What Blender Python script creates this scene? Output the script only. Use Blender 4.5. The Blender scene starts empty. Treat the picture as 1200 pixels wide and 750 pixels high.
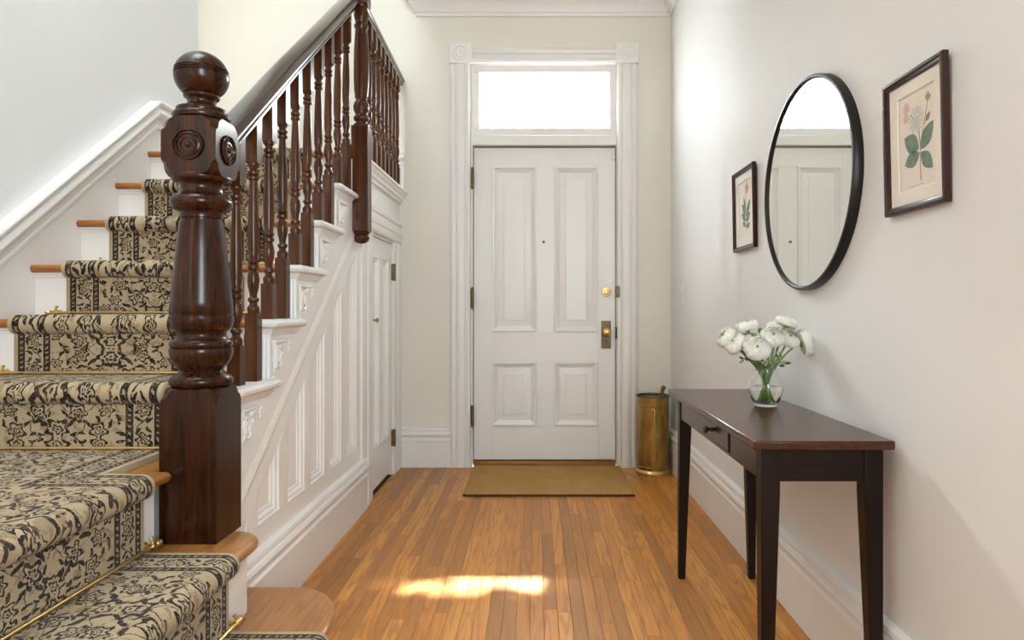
import bpy, bmesh, math, random
from math import sin, cos, pi, radians, sqrt, atan2
from mathutils import Vector, Matrix

random.seed(7)
SC = bpy.context.scene
COL = SC.collection

# ------------------------------------------------------------------ camera
E = 1.057                                   # eye height
FPX = 800.0                                 # focal length in pixels of the 1200 x 750 frame
cam_d = bpy.data.cameras.new('camera')
cam_d.sensor_fit = 'HORIZONTAL'
cam_d.sensor_width = 36.0
cam_d.lens = 36.0 * FPX / 1200.0
cam_d.shift_x = -29.0 / 1200.0
cam_d.shift_y = -13.0 / 1200.0
cam_d.clip_start = 0.02
cam = bpy.data.objects.new('camera', cam_d)
cam.location = (0, 0, E)
cam.rotation_euler = (pi / 2, 0, 0)
COL.objects.link(cam)
SC.camera = cam

# ------------------------------------------------------------------ sky, sun, window and fill light, exposure
world = bpy.data.worlds.new('sky')
SC.world = world
world.use_nodes = True
wn = world.node_tree.nodes
wl = world.node_tree.links
wn.clear()
wo = wn.new('ShaderNodeOutputWorld')
wb = wn.new('ShaderNodeBackground')
wb.inputs['Color'].default_value = (0.93, 0.97, 1.0, 1)
wb.inputs['Strength'].default_value = 3.0
wl.new(wb.outputs[0], wo.inputs[0])


def area(name, loc, aim, sx, sy, power, color):
    d = bpy.data.lights.new(name, 'AREA')
    d.shape = 'RECTANGLE'
    d.size, d.size_y = sx, sy
    d.energy = power
    d.color = color
    o = bpy.data.objects.new(name, d)
    o.location = loc
    v = Vector(aim) - Vector(loc)
    o.rotation_euler = v.to_track_quat('-Z', 'Y').to_euler()
    COL.objects.link(o)
    return o


XR_LIGHT = 0.88     # fill lamp, just inside the opening added in the right-hand wall, behind the viewer
# daylight at the windows, then a fill lamp at an added opening
area('landing_window_daylight', (-2.93, 4.16, 2.95), (0.9, 3.05, 1.5), 0.28, 1.0, 4.5, (0.92, 0.97, 1.0)).data.spread = radians(42)
area('skylight_daylight', (-1.4, 1.7, 5.15), (-1.4, 1.7, 0), 1.0, 1.8, 46, (0.77, 0.93, 1.0))
area('transom_daylight', (0.052, 5.0, 2.72), (0.052, 3.0, 1.45), 1.3, 0.75, 42, (0.83, 0.95, 1.0))
area('side_fill', (XR_LIGHT, -1.6, 1.75), (-0.5, 3.1, 1.25), 1.2, 1.6, 42, (0.81, 0.945, 1.0)).data.spread = radians(115)

sun_d = bpy.data.lights.new('sun', 'SUN')
sun_d.energy = 42.0
sun_d.angle = radians(1.3)
sun_d.color = (1.0, 0.94, 0.84)
sun = bpy.data.objects.new('sun', sun_d)
sun.rotation_euler = Vector((-0.31, -2.05, -2.45)).to_track_quat('-Z', 'Y').to_euler()
COL.objects.link(sun)
# second, wide sun lamp added for the soft pool of light on the floor
pool_d = bpy.data.lights.new('floor_pool_sun', 'SUN')
pool_d.energy = 20.0
pool_d.angle = radians(26)
pool_d.color = (1.0, 0.95, 0.87)
pool_sun = bpy.data.objects.new('floor_pool_sun', pool_d)
pool_sun.rotation_euler = Vector((-0.28, -2.45, -2.45)).to_track_quat('-Z', 'Y').to_euler()
COL.objects.link(pool_sun)

# third sun lamp, added so table and flowers cast shadows on the right wall
glow_d = bpy.data.lights.new('table_shadow_sun', 'SUN')
glow_d.energy = 14.0
glow_d.angle = radians(18)
glow_d.color = (0.95, 0.98, 1.0)
glow = bpy.data.objects.new('table_shadow_sun', glow_d)
glow.rotation_euler = Vector((0.60, -2.9, -1.75)).to_track_quat('-Z', 'Y').to_euler()
COL.objects.link(glow)

SC.view_settings.view_transform = 'Standard'
SC.view_settings.look = 'None'
SC.view_settings.gamma = 1.0
SC.view_settings.exposure = 0.48
SC.cycles.use_denoising = True
SC.cycles.max_bounces = 12
SC.cycles.transparent_max_bounces = 12
SC.cycles.sample_clamp_indirect = 6.0


# ------------------------------------------------------------------ node expressions
class X:
    """A scalar socket with arithmetic, for writing patterns as formulas."""
    nt = None

    def __init__(self, s):
        self.s = s

    @staticmethod
    def op(o, *a):
        n = X.nt.nodes.new('ShaderNodeMath')
        n.operation = o
        for i, v in enumerate(a):
            if isinstance(v, X):
                X.nt.links.new(v.s, n.inputs[i])
            else:
                n.inputs[i].default_value = float(v)
        return X(n.outputs[0])

    def __add__(s, o): return X.op('ADD', s, o)
    def __radd__(s, o): return X.op('ADD', o, s)
    def __sub__(s, o): return X.op('SUBTRACT', s, o)
    def __rsub__(s, o): return X.op('SUBTRACT', o, s)
    def __mul__(s, o): return X.op('MULTIPLY', s, o)
    def __rmul__(s, o): return X.op('MULTIPLY', o, s)
    def __truediv__(s, o): return X.op('DIVIDE', s, o)


def lt(a, b): return X.op('LESS_THAN', a, b)
def gt(a, b): return X.op('GREATER_THAN', a, b)
def mx(a, b): return X.op('MAXIMUM', a, b)
def mn(a, b): return X.op('MINIMUM', a, b)
def xsin(a): return X.op('SINE', a)
def xabs(a): return X.op('ABSOLUTE', a)
def band(a, lo, hi): return gt(a, lo) * lt(a, hi)


def new_mat(name, color=(0.8, 0.8, 0.8), rough=0.5, metal=0.0, **kw):
    m = bpy.data.materials.new(name)
    m.use_nodes = True
    b = m.node_tree.nodes['Principled BSDF']
    b.inputs['Base Color'].default_value = (*color, 1)
    b.inputs['Roughness'].default_value = rough
    b.inputs['Metallic'].default_value = metal
    for k, v in kw.items():
        b.inputs[k.replace('_', ' ')].default_value = v
    return m, m.node_tree, b


def coords(nt, scale=(1, 1, 1), kind='Object', rand=False):
    tc = nt.nodes.new('ShaderNodeTexCoord')
    src = tc.outputs[kind]
    if kind == 'Position':
        pass
    if rand:
        oi = nt.nodes.new('ShaderNodeObjectInfo')
        vm = nt.nodes.new('ShaderNodeVectorMath'); vm.operation = 'MULTIPLY_ADD'
        cb = nt.nodes.new('ShaderNodeCombineXYZ')
        for i in range(3):
            nt.links.new(oi.outputs['Random'], cb.inputs[i])
        nt.links.new(cb.outputs[0], vm.inputs[0])
        vm.inputs[1].default_value = (37.0, 61.0, 23.0)
        nt.links.new(src, vm.inputs[2])
        src = vm.outputs[0]
    mp = nt.nodes.new('ShaderNodeMapping')
    mp.inputs['Scale'].default_value = scale
    nt.links.new(src, mp.inputs[0])
    return mp.outputs[0]


def noise(nt, vec, scale, detail=3, rough=0.5, dist=0.0):
    n = nt.nodes.new('ShaderNodeTexNoise')
    n.inputs['Scale'].default_value = scale
    n.inputs['Detail'].default_value = detail
    n.inputs['Roughness'].default_value = rough
    n.inputs['Distortion'].default_value = dist
    if vec is not None:
        nt.links.new(vec, n.inputs['Vector'])
    return n.outputs[0]


def ramp(nt, fac, stops):
    r = nt.nodes.new('ShaderNodeValToRGB')
    el = r.color_ramp.elements
    while len(el) < len(stops):
        el.new(0.5)
    for e, (p, c) in zip(el, stops):
        e.position = p
        e.color = (*c, 1)
    nt.links.new(fac, r.inputs[0])
    return r.outputs[0]


def mixc(nt, fac, a, b, mode='MIX'):
    n = nt.nodes.new('ShaderNodeMix')
    n.data_type = 'RGBA'
    n.blend_type = mode
    for k, v in ((0, fac), (6, a), (7, b)):
        if isinstance(v, X):
            v = v.s
        if isinstance(v, (int, float)):
            n.inputs[k].default_value = v
        elif isinstance(v, tuple):
            n.inputs[k].default_value = (*v, 1)
        else:
            nt.links.new(v, n.inputs[k])
    return n.outputs[2]


def bump(nt, b, h, strength, dist=0.002):
    n = nt.nodes.new('ShaderNodeBump')
    n.inputs['Strength'].default_value = strength
    n.inputs['Distance'].default_value = dist
    nt.links.new(h.s if isinstance(h, X) else h, n.inputs['Height'])
    nt.links.new(n.outputs[0], b.inputs['Normal'])


# ------------------------------------------------------------------ materials
def mat_wall(name, c):
    m, nt, b = new_mat(name, c, 0.62)
    v = coords(nt)
    col = mixc(nt, noise(nt, v, 1.3, 2), tuple(x * 0.97 for x in c), tuple(min(1, x * 1.02) for x in c))
    nt.links.new(col, b.inputs['Base Color'])
    bump(nt, b, noise(nt, v, 220, 2), 0.06, 0.001)
    return m


M_WALL = mat_wall('cream_wall_paint', (0.79, 0.75, 0.665))
M_WALL_R = mat_wall('cream_wall_cool_lit', (0.765, 0.760, 0.750))  # same paint as the other walls, cooler light put into the colour
M_WALL_L = mat_wall('cream_wall_bright_lit', (0.835, 0.838, 0.835))  # same paint again, lightened to stand for light on the stair wall
M_CEIL = mat_wall('ceiling_paint', (0.80, 0.78, 0.74))


def mat_trim():
    m, nt, b = new_mat('white_trim_paint', (0.80, 0.785, 0.76), 0.34)
    v = coords(nt, (1, 1, 1))
    col = mixc(nt, noise(nt, v, 3, 3), (0.815, 0.79, 0.765), (0.84, 0.815, 0.79))
    nt.links.new(col, b.inputs['Base Color'])
    bump(nt, b, noise(nt, v, 90, 2), 0.05, 0.001)
    return m


M_TRIM = mat_trim()


def mat_mahogany(name, scale, dark=(0.004, 0.0012, 0.0006), light=(0.058, 0.0162, 0.0052), rough=0.27, coat=0.18):
    m, nt, b = new_mat(name, light, rough)
    v = coords(nt, scale, rand=True)
    f = noise(nt, v, 1.0, 5, 0.6, 0.6)
    f2 = noise(nt, v, 4.0, 2, 0.6, 0.0)
    c1 = ramp(nt, f, [(0.3, dark), (0.72, light)])
    c = mixc(nt, 0.35, c1, ramp(nt, f2, [(0.35, dark), (0.65, light)]))
    nt.links.new(c, b.inputs['Base Color'])
    b.inputs['Coat Weight'].default_value = coat
    b.inputs['Coat Roughness'].default_value = 0.16
    b.inputs['Specular IOR Level'].default_value = 0.20
    bump(nt, b, f, 0.05, 0.001)
    return m


M_MAH_Z = mat_mahogany('mahogany_upright', (28, 28, 2.2))
M_MAH_B = mat_mahogany('mahogany_baluster', (28, 28, 2.2), (0.020, 0.0062, 0.0020), (0.110, 0.0345, 0.0105))  # same mahogany, warm light on the balusters put into the colour
M_MAH_Y = mat_mahogany('mahogany_rail', (28, 2.2, 28), (0.010, 0.0045, 0.0035), (0.036, 0.014, 0.009), rough=0.20, coat=1.0)
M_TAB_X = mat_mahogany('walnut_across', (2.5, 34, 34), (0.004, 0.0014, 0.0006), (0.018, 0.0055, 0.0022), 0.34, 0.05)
M_TAB_Y = mat_mahogany('walnut_along', (34, 2.5, 34), (0.024, 0.0080, 0.0038), (0.090, 0.031, 0.014), 0.24, 0.15)  # lighter than the other walnut: tabletop sheen put into the colour
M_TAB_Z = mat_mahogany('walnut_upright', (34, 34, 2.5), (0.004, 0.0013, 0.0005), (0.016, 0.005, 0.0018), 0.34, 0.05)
M_FRAME = mat_mahogany('frame_wood', (20, 20, 20), (0.020, 0.008, 0.006), (0.050, 0.018, 0.011), 0.3, 0.3)


def mat_oak(name, along, base, dark, lightc, rough, vary):
    """Oak with cathedral grain; along = axis of the board. Objects differ by their own random number."""
    m, nt, b = new_mat(name, base, rough)
    X.nt = nt
    sc = {'Y': (1, 0.055, 1), 'X': (0.055, 1, 1)}[along]
    geo = nt.nodes.new('ShaderNodeNewGeometry')
    oi = nt.nodes.new('ShaderNodeObjectInfo')
    cb = nt.nodes.new('ShaderNodeCombineXYZ')
    for i in range(3):
        nt.links.new(oi.outputs['Random'], cb.inputs[i])
    vm = nt.nodes.new('ShaderNodeVectorMath'); vm.operation = 'MULTIPLY_ADD'
    nt.links.new(cb.outputs[0], vm.inputs[0])
    vm.inputs[1].default_value = (31.0, 57.0, 13.0)
    nt.links.new(geo.outputs['Position'], vm.inputs[2])
    mp = nt.nodes.new('ShaderNodeMapping')
    mp.inputs['Scale'].default_value = sc
    nt.links.new(vm.outputs[0], mp.inputs[0])
    n1 = X(noise(nt, mp.outputs[0], 15, 2, 0.5, 0.15))
    rings = xsin(n1 * 62.0) * 0.5 + 0.5
    rings = X.op('POWER', rings, 3.0)
    mp2 = nt.nodes.new('ShaderNodeMapping')
    mp2.inputs['Scale'].default_value = {'Y': (260, 7, 260), 'X': (7, 260, 260)}[along]
    nt.links.new(vm.outputs[0], mp2.inputs[0])
    fine = X(noise(nt, mp2.outputs[0], 1.0, 3, 0.6))
    pores = band(fine, 0.60, 1.0)
    rnd = X(oi.outputs['Random'])
    tone = ramp(nt, rnd.s, [(0.0, tuple(x * (1 - vary) for x in base)), (0.35, base),
                            (0.7, tuple(x * (1 + vary * 0.5) for x in base)), (1.0, lightc)])
    c = mixc(nt, rings * 0.60, tone, dark)
    c = mixc(nt, pores * 0.55, c, dark)
    c = mixc(nt, 0.25, c, ramp(nt, fine.s, [(0.3, tuple(x * 0.7 for x in base)), (0.7, lightc)]))
    nt.links.new(c, b.inputs['Base Color'])
    b.inputs['Coat Weight'].default_value = 0.08
    b.inputs['Specular IOR Level'].default_value = 0.42
    b.inputs['Coat Roughness'].default_value = 0.34
    bump(nt, b, fine, 0.05, 0.001)
    return m


M_FLOOR = mat_oak('oak_floor', 'Y', (0.480, 0.178, 0.024), (0.180, 0.052, 0.005), (0.68, 0.31, 0.055), 0.36, 0.46)
M_TREAD = mat_oak('oak_tread', 'X', (0.36, 0.130, 0.026), (0.15, 0.045, 0.008), (0.45, 0.19, 0.045), 0.32, 0.08)
M_TREAD_Y = mat_oak('oak_tread_low', 'Y', (0.37, 0.145, 0.032), (0.13, 0.042, 0.008), (0.46, 0.20, 0.052), 0.32, 0.08)
M_GAP, _, _ = new_mat('floor_joint', (0.085, 0.036, 0.012), 0.8)


def mat_metal(name, c, c2, rough, sc=(6, 6, 6)):
    m, nt, b = new_mat(name, c, rough, 1.0)
    v = coords(nt, sc)
    f = noise(nt, v, 4, 4, 0.6)
    nt.links.new(ramp(nt, f, [(0.35, c2), (0.65, c)]), b.inputs['Base Color'])
    X.nt = nt
    r = X(noise(nt, v, 9, 3)) * 0.25 + (rough - 0.1)
    nt.links.new(r.s, b.inputs['Roughness'])
    return m


M_BRASS = mat_metal('polished_brass', (0.70, 0.50, 0.21), (0.66, 0.46, 0.18), 0.28, (2, 2, 2))
M_OLDBRASS = mat_metal('aged_brass', (0.46, 0.30, 0.095), (0.26, 0.155, 0.045), 0.30, (5, 5, 1.6))
M_BRONZE = mat_metal('dark_bronze', (0.19, 0.135, 0.075), (0.12, 0.085, 0.05), 0.42)
M_BLACKM, _, _ = new_mat('black_metal', (0.012, 0.010, 0.009), 0.38, 0.4)
M_DARK, _, _ = new_mat('gap_shade', (0.01, 0.008, 0.007), 0.9)  # near-black that stands for shade in holes, gaps and recesses
M_PLASTIC, _, _ = new_mat('white_plastic', (0.80, 0.78, 0.74), 0.35)
M_MIRROR, _, _ = new_mat('mirror_glass', (0.88, 0.90, 0.85), 0.0, 1.0)
M_GLASS, _, _ = new_mat('clear_glass', (1, 1, 1), 0.0, 0.0, Transmission_Weight=1.0, IOR=1.45)
M_WATER, _, _ = new_mat('water', (0.97, 1.0, 0.97), 0.0, 0.0, Transmission_Weight=1.0, IOR=1.33)


def mat_pane():
    """Etched transom glass: clear to the eye with faint scrolls that scatter the light."""
    m, nt, b = new_mat('etched_glass', (0.95, 0.97, 0.97), 0.15)
    v = coords(nt)
    X.nt = nt
    tr = nt.nodes.new('ShaderNodeBsdfTransparent')
    tl = nt.nodes.new('ShaderNodeBsdfTranslucent')
    tl.inputs[0].default_value = (0.95, 0.97, 0.97, 1)
    mixs = nt.nodes.new('ShaderNodeMixShader')
    n1 = X(noise(nt, v, 9, 3, 0.55, 1.2))
    geo = nt.nodes.new('ShaderNodeNewGeometry')
    gs = nt.nodes.new('ShaderNodeSeparateXYZ')
    nt.links.new(geo.outputs['Position'], gs.inputs[0])
    border = gt(xabs(X(gs.outputs[0]) - 0.060), 0.255)  # frosted sides added to narrow the sun patch on the floor
    f = mx(border * 0.85, X.op('SMOOTH_MIN', X.op('SMOOTH_MAX', (n1 - 0.47) * 9.0, 0.06, 0.08), 0.97, 0.1))
    nt.links.new(f.s, mixs.inputs[0])
    nt.links.new(tr.outputs[0], mixs.inputs[1])
    nt.links.new(tl.outputs[0], mixs.inputs[2])
    nt.links.new(mixs.outputs[0], nt.nodes['Material Output'].inputs[0])
    return m


M_PANE = mat_pane()


def mat_carpet():
    W = 0.675
    m, nt, b = new_mat('patterned_carpet', (0.5, 0.4, 0.25), 0.95)
    X.nt = nt
    uv = nt.nodes.new('ShaderNodeUVMap'); uv.uv_map = 'UVMap'
    dn = nt.nodes.new('ShaderNodeTexNoise'); dn.inputs['Scale'].default_value = 38; dn.inputs['Detail'].default_value = 2
    nt.links.new(uv.outputs[0], dn.inputs['Vector'])
    vm = nt.nodes.new('ShaderNodeVectorMath'); vm.operation = 'MULTIPLY_ADD'
    nt.links.new(dn.outputs['Color'], vm.inputs[0])
    vm.inputs[1].default_value = (0.022, 0.022, 0)
    nt.links.new(uv.outputs[0], vm.inputs[2])
    sp = nt.nodes.new('ShaderNodeSeparateXYZ')
    nt.links.new(vm.outputs[0], sp.inputs[0])
    u, v = X(sp.outputs[0]) - 0.011, X(sp.outputs[1])
    sr = nt.nodes.new('ShaderNodeSeparateXYZ')
    nt.links.new(uv.outputs[0], sr.inputs[0])
    u0 = X(sr.outputs[0])
    c = xabs(u - W / 2)
    e0 = (W / 2) - xabs(u0 - W / 2)
    e = (W / 2) - c
    P = 0.40
    vv = X.op('PINGPONG', v, P / 2)
    vb = X.op('PINGPONG', v, 0.066)

    def flower(x, y, cx, cy, R, k, ph=0.0, wob=0.22, asp=1.0):
        dx, dy = x - cx, (y - cy) * asp
        d = X.op('SQRT', dx * dx + dy * dy)
        a = X.op('ARCTAN2', dy, dx)
        q = d / (xsin(a * k + ph) * (wob * R) + R)
        return mx(band(q, 0.70, 1.0), mx(band(q, 0.28, 0.46), lt(q, 0.10)))

    def leaf(x, y, cx, cy, L, wdt, ang):
        ca, sa = cos(ang), sin(ang)
        dx, dy = x - cx, y - cy
        p = dx * ca + dy * sa
        q = dy * ca - dx * sa
        q = q - p * p * (0.25 / L)
        return lt((p * p) / (L * L * 0.72) + (q * q) / (wdt * wdt * 0.55), 1.0)

    c_edge = c
    c, vv = c * 1.2, vv * 1.1
    fld = flower(c, vv, 0.0, 0.035, 0.054, 7, 1.57, 0.14)
    parts = [flower(c, vv, 0.125, 0.03, 0.031, 6), flower(c, vv, 0.075, 0.125, 0.034, 5, 0.8),
             flower(c, vv, 0.0, 0.190, 0.040, 6, 0.3), flower(c, vv, 0.178, 0.115, 0.027, 6, 1.0),
             flower(c, vv, 0.150, 0.195, 0.030, 5, 0.5),
             leaf(c, vv, 0.075, 0.055, 0.036, 0.011, 0.7), leaf(c, vv, 0.045, 0.085, 0.024, 0.009, -0.7),
             leaf(c, vv, 0.120, 0.085, 0.028, 0.010, 0.2), leaf(c, vv, 0.175, 0.060, 0.022, 0.010, 1.2),
             leaf(c, vv, 0.055, 0.165, 0.028, 0.010, 2.4), leaf(c, vv, 0.110, 0.165, 0.024, 0.009, 0.8),
             leaf(c, vv, 0.195, 0.170, 0.022, 0.009, 2.0), leaf(c, vv, 0.185, 0.010, 0.018, 0.009, 2.7),
             leaf(c, vv, 0.090, 0.205, 0.018, 0.008, 0.1), leaf(c, vv, 0.030, 0.128, 0.017, 0.008, 1.1),
             flower(c, vv, 0.222, 0.065, 0.024, 6, 0.4), leaf(c, vv, 0.225, 0.150, 0.026, 0.012, 1.3), leaf(c, vv, 0.232, 0.205, 0.020, 0.010, 0.2),
             leaf(c, vv, 0.100, 0.010, 0.016, 0.008, 1.9), leaf(c, vv, 0.150, 0.150, 0.018, 0.009, 1.4), leaf(c, vv, 0.030, 0.160, 0.014, 0.008, 2.2),
             leaf(c, vv, 0.145, 0.070, 0.013, 0.008, 2.4), leaf(c, vv, 0.060, 0.210, 0.016, 0.008, 2.8), leaf(c, vv, 0.205, 0.020, 0.018, 0.009, 0.9)]
    for p in parts:
        fld = mx(fld, p)
    vine1 = lt(xabs(c - 0.10 - xsin(vv * 26.0) * 0.065), 0.0020)
    vine2 = lt(xabs(c - 0.055 - xsin(vv * 33.0 + 2.0) * 0.045), 0.0020)
    fld = mx(fld, mx(vine1, vine2))
    fld = fld * gt(e, 0.131)
    # border: two guard stripes and a row of little flowers
    g1 = band(e0, 0.019, 0.043)
    g2 = band(e0, 0.106, 0.130)
    dots = lt(X.op('PINGPONG', v + e * 0.5, 0.011), 0.0042)
    in1 = band(e0, 0.026, 0.036) * dots
    in2 = band(e0, 0.113, 0.123) * dots
    bor = mx(flower(e, vb, 0.074, 0.012, 0.024, 6), mx(leaf(e, vb, 0.060, 0.048, 0.017, 0.008, 0.8), leaf(e, vb, 0.090, 0.046, 0.017, 0.008, 2.3)))
    bor = mx(bor, lt(xabs(e - 0.075 - xsin(v * 47.0) * 0.022), 0.0028)) * band(e, 0.047, 0.103)
    dark = mx(mx(fld, bor), mx(g1, g2))
    lite = mx(in1, in2)
    pile = noise(nt, uv.outputs[0], 420, 2, 0.6)
    big = noise(nt, uv.outputs[0], 9, 2)
    ground = ramp(nt, big, [(0.3, (0.355, 0.265, 0.155)), (0.7, (0.43, 0.33, 0.205))])
    ground = mixc(nt, 0.35, ground, ramp(nt, pile, [(0.3, (0.33, 0.245, 0.15)), (0.7, (0.58, 0.47, 0.33))]))
    dk = ramp(nt, noise(nt, uv.outputs[0], 23, 2), [(0.36, (0.010, 0.009, 0.011)), (0.52, (0.020, 0.012, 0.008)), (0.68, (0.070, 0.036, 0.020))])
    speck = X(noise(nt, uv.outputs[0], 170, 2))
    brk = X(noise(nt, uv.outputs[0], 62, 2))
    dark = mx(dark * gt(brk, 0.37), mx(g1, g2))
    soft = dark * (0.84 + 0.16 * X.op('GREATER_THAN', speck, 0.44))
    midn = X(noise(nt, uv.outputs[0], 34, 3, 0.6, 0.8))
    mid = gt(midn, 0.57) * gt(e, 0.131)
    ground = mixc(nt, mid * 0.55, ground, (0.20, 0.125, 0.065))
    col = mixc(nt, soft, ground, dk)
    col = mixc(nt, lite * 0.7, col, (0.40, 0.30, 0.19))
    nt.links.new(col, b.inputs['Base Color'])
    b.inputs['Sheen Weight'].default_value = 0.08
    b.inputs['Sheen Roughness'].default_value = 0.5
    b.inputs['Specular IOR Level'].default_value = 0.1
    bump(nt, b, X(pile) + X(noise(nt, uv.outputs[0], 120, 2)), 0.55, 0.004)
    return m


M_CARPET = mat_carpet()


def mat_coir():
    m, nt, b = new_mat('coir_weave', (0.3, 0.2, 0.1), 0.95)
    X.nt = nt
    tc = nt.nodes.new('ShaderNodeTexCoord')
    sp = nt.nodes.new('ShaderNodeSeparateXYZ')
    nt.links.new(tc.outputs['Object'], sp.inputs[0])
    x, y = X(sp.outputs[0]), X(sp.outputs[1])
    row = xsin(y * (2 * pi / 0.026))
    colm = xsin(x * (2 * pi / 0.020) + X.op('SIGN', row) * 1.57)
    h = xabs(row) * (0.6 + 0.4 * colm)
    nz = noise(nt, tc.outputs['Object'], 60, 4, 0.7)
    nb = noise(nt, tc.outputs['Object'], 6, 3, 0.6)
    c = mixc(nt, nz, (0.26, 0.135, 0.040), (0.62, 0.36, 0.125))
    c = mixc(nt, 0.2, c, ramp(nt, nz, [(0.3, (0.24, 0.13, 0.045)), (0.7, (0.56, 0.345, 0.14))]))
    c = mixc(nt, 0.22, c, ramp(nt, nb, [(0.35, (0.26, 0.14, 0.045)), (0.65, (0.46, 0.28, 0.11))]))
    nt.links.new(c, b.inputs['Base Color'])
    b.inputs['Specular IOR Level'].default_value = 0.1
    bump(nt, b, X(nz), 0.6, 0.004)
    return m


M_COIR = mat_coir()
M_BIND, _, _ = new_mat('mat_binding', (0.05, 0.026, 0.016), 0.9)


def mat_petal():
    m, nt, b = new_mat('white_petal', (0.86, 0.83, 0.74), 0.55)
    v = coords(nt, (1, 1, 1))
    nt.links.new(ramp(nt, noise(nt, v, 30, 3), [(0.3, (0.92, 0.90, 0.83)), (0.7, (0.95, 0.945, 0.91))]), b.inputs['Base Color'])
    tl = nt.nodes.new('ShaderNodeBsdfTranslucent')
    tl.inputs[0].default_value = (0.90, 0.88, 0.78, 1)
    ms = nt.nodes.new('ShaderNodeMixShader')
    ms.inputs[0].default_value = 0.30
    nt.links.new(b.outputs[0], ms.inputs[1])
    nt.links.new(tl.outputs[0], ms.inputs[2])
    nt.links.new(ms.outputs[0], nt.nodes['Material Output'].inputs[0])
    return m


def mat_leafy(name, a, c):
    m, nt, b = new_mat(name, a, 0.45)
    v = coords(nt)
    nt.links.new(ramp(nt, noise(nt, v, 40, 2), [(0.3, a), (0.7, c)]), b.inputs['Base Color'])
    return m


M_PETAL = mat_petal()
M_STEM = mat_leafy('green_stem', (0.085, 0.18, 0.025), (0.19, 0.33, 0.065))
M_EYE = mat_leafy('flower_eye', (0.22, 0.24, 0.06), (0.30, 0.30, 0.10))
M_LEAF = mat_leafy('dark_leaf', (0.03, 0.065, 0.02), (0.06, 0.11, 0.03))


def mat_paper(name, a, c, sc=6):
    m, nt, b = new_mat(name, a, 0.8)
    v = coords(nt)
    nt.links.new(ramp(nt, noise(nt, v, sc, 3), [(0.3, a), (0.7, c)]), b.inputs['Base Color'])
    b.inputs['Specular IOR Level'].default_value = 0.2
    return m


M_MAT = mat_paper('mount_board', (0.80, 0.755, 0.685), (0.83, 0.785, 0.715))
M_PAPER = mat_paper('old_paper', (0.76, 0.70, 0.625), (0.80, 0.74, 0.665), 18)
M_INK_LINE = mat_paper('plate_line', (0.36, 0.28, 0.22), (0.42, 0.33, 0.27))
M_INK_GREEN = mat_paper('print_green', (0.15, 0.21, 0.165), (0.24, 0.30, 0.245), 60)
M_INK_STEM = mat_paper('print_stem', (0.20, 0.22, 0.14), (0.30, 0.29, 0.20), 60)
M_INK_WHITE = mat_paper('print_white', (0.74, 0.72, 0.66), (0.55, 0.55, 0.50), 160)
M_INK_PINK = mat_paper('print_pink', (0.60, 0.42, 0.35), (0.72, 0.55, 0.47), 160)
M_INK_RED = mat_paper('print_red', (0.56, 0.22, 0.23), (0.66, 0.35, 0.34), 160)
M_INK_OCHRE = mat_paper('print_ochre', (0.34, 0.29, 0.14), (0.46, 0.40, 0.22), 160)
M_EXT = mat_paper('sun_blocker_paint', (0.55, 0.53, 0.5), (0.6, 0.58, 0.55), 3)  # for the slab added outside to cut the sun


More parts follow.
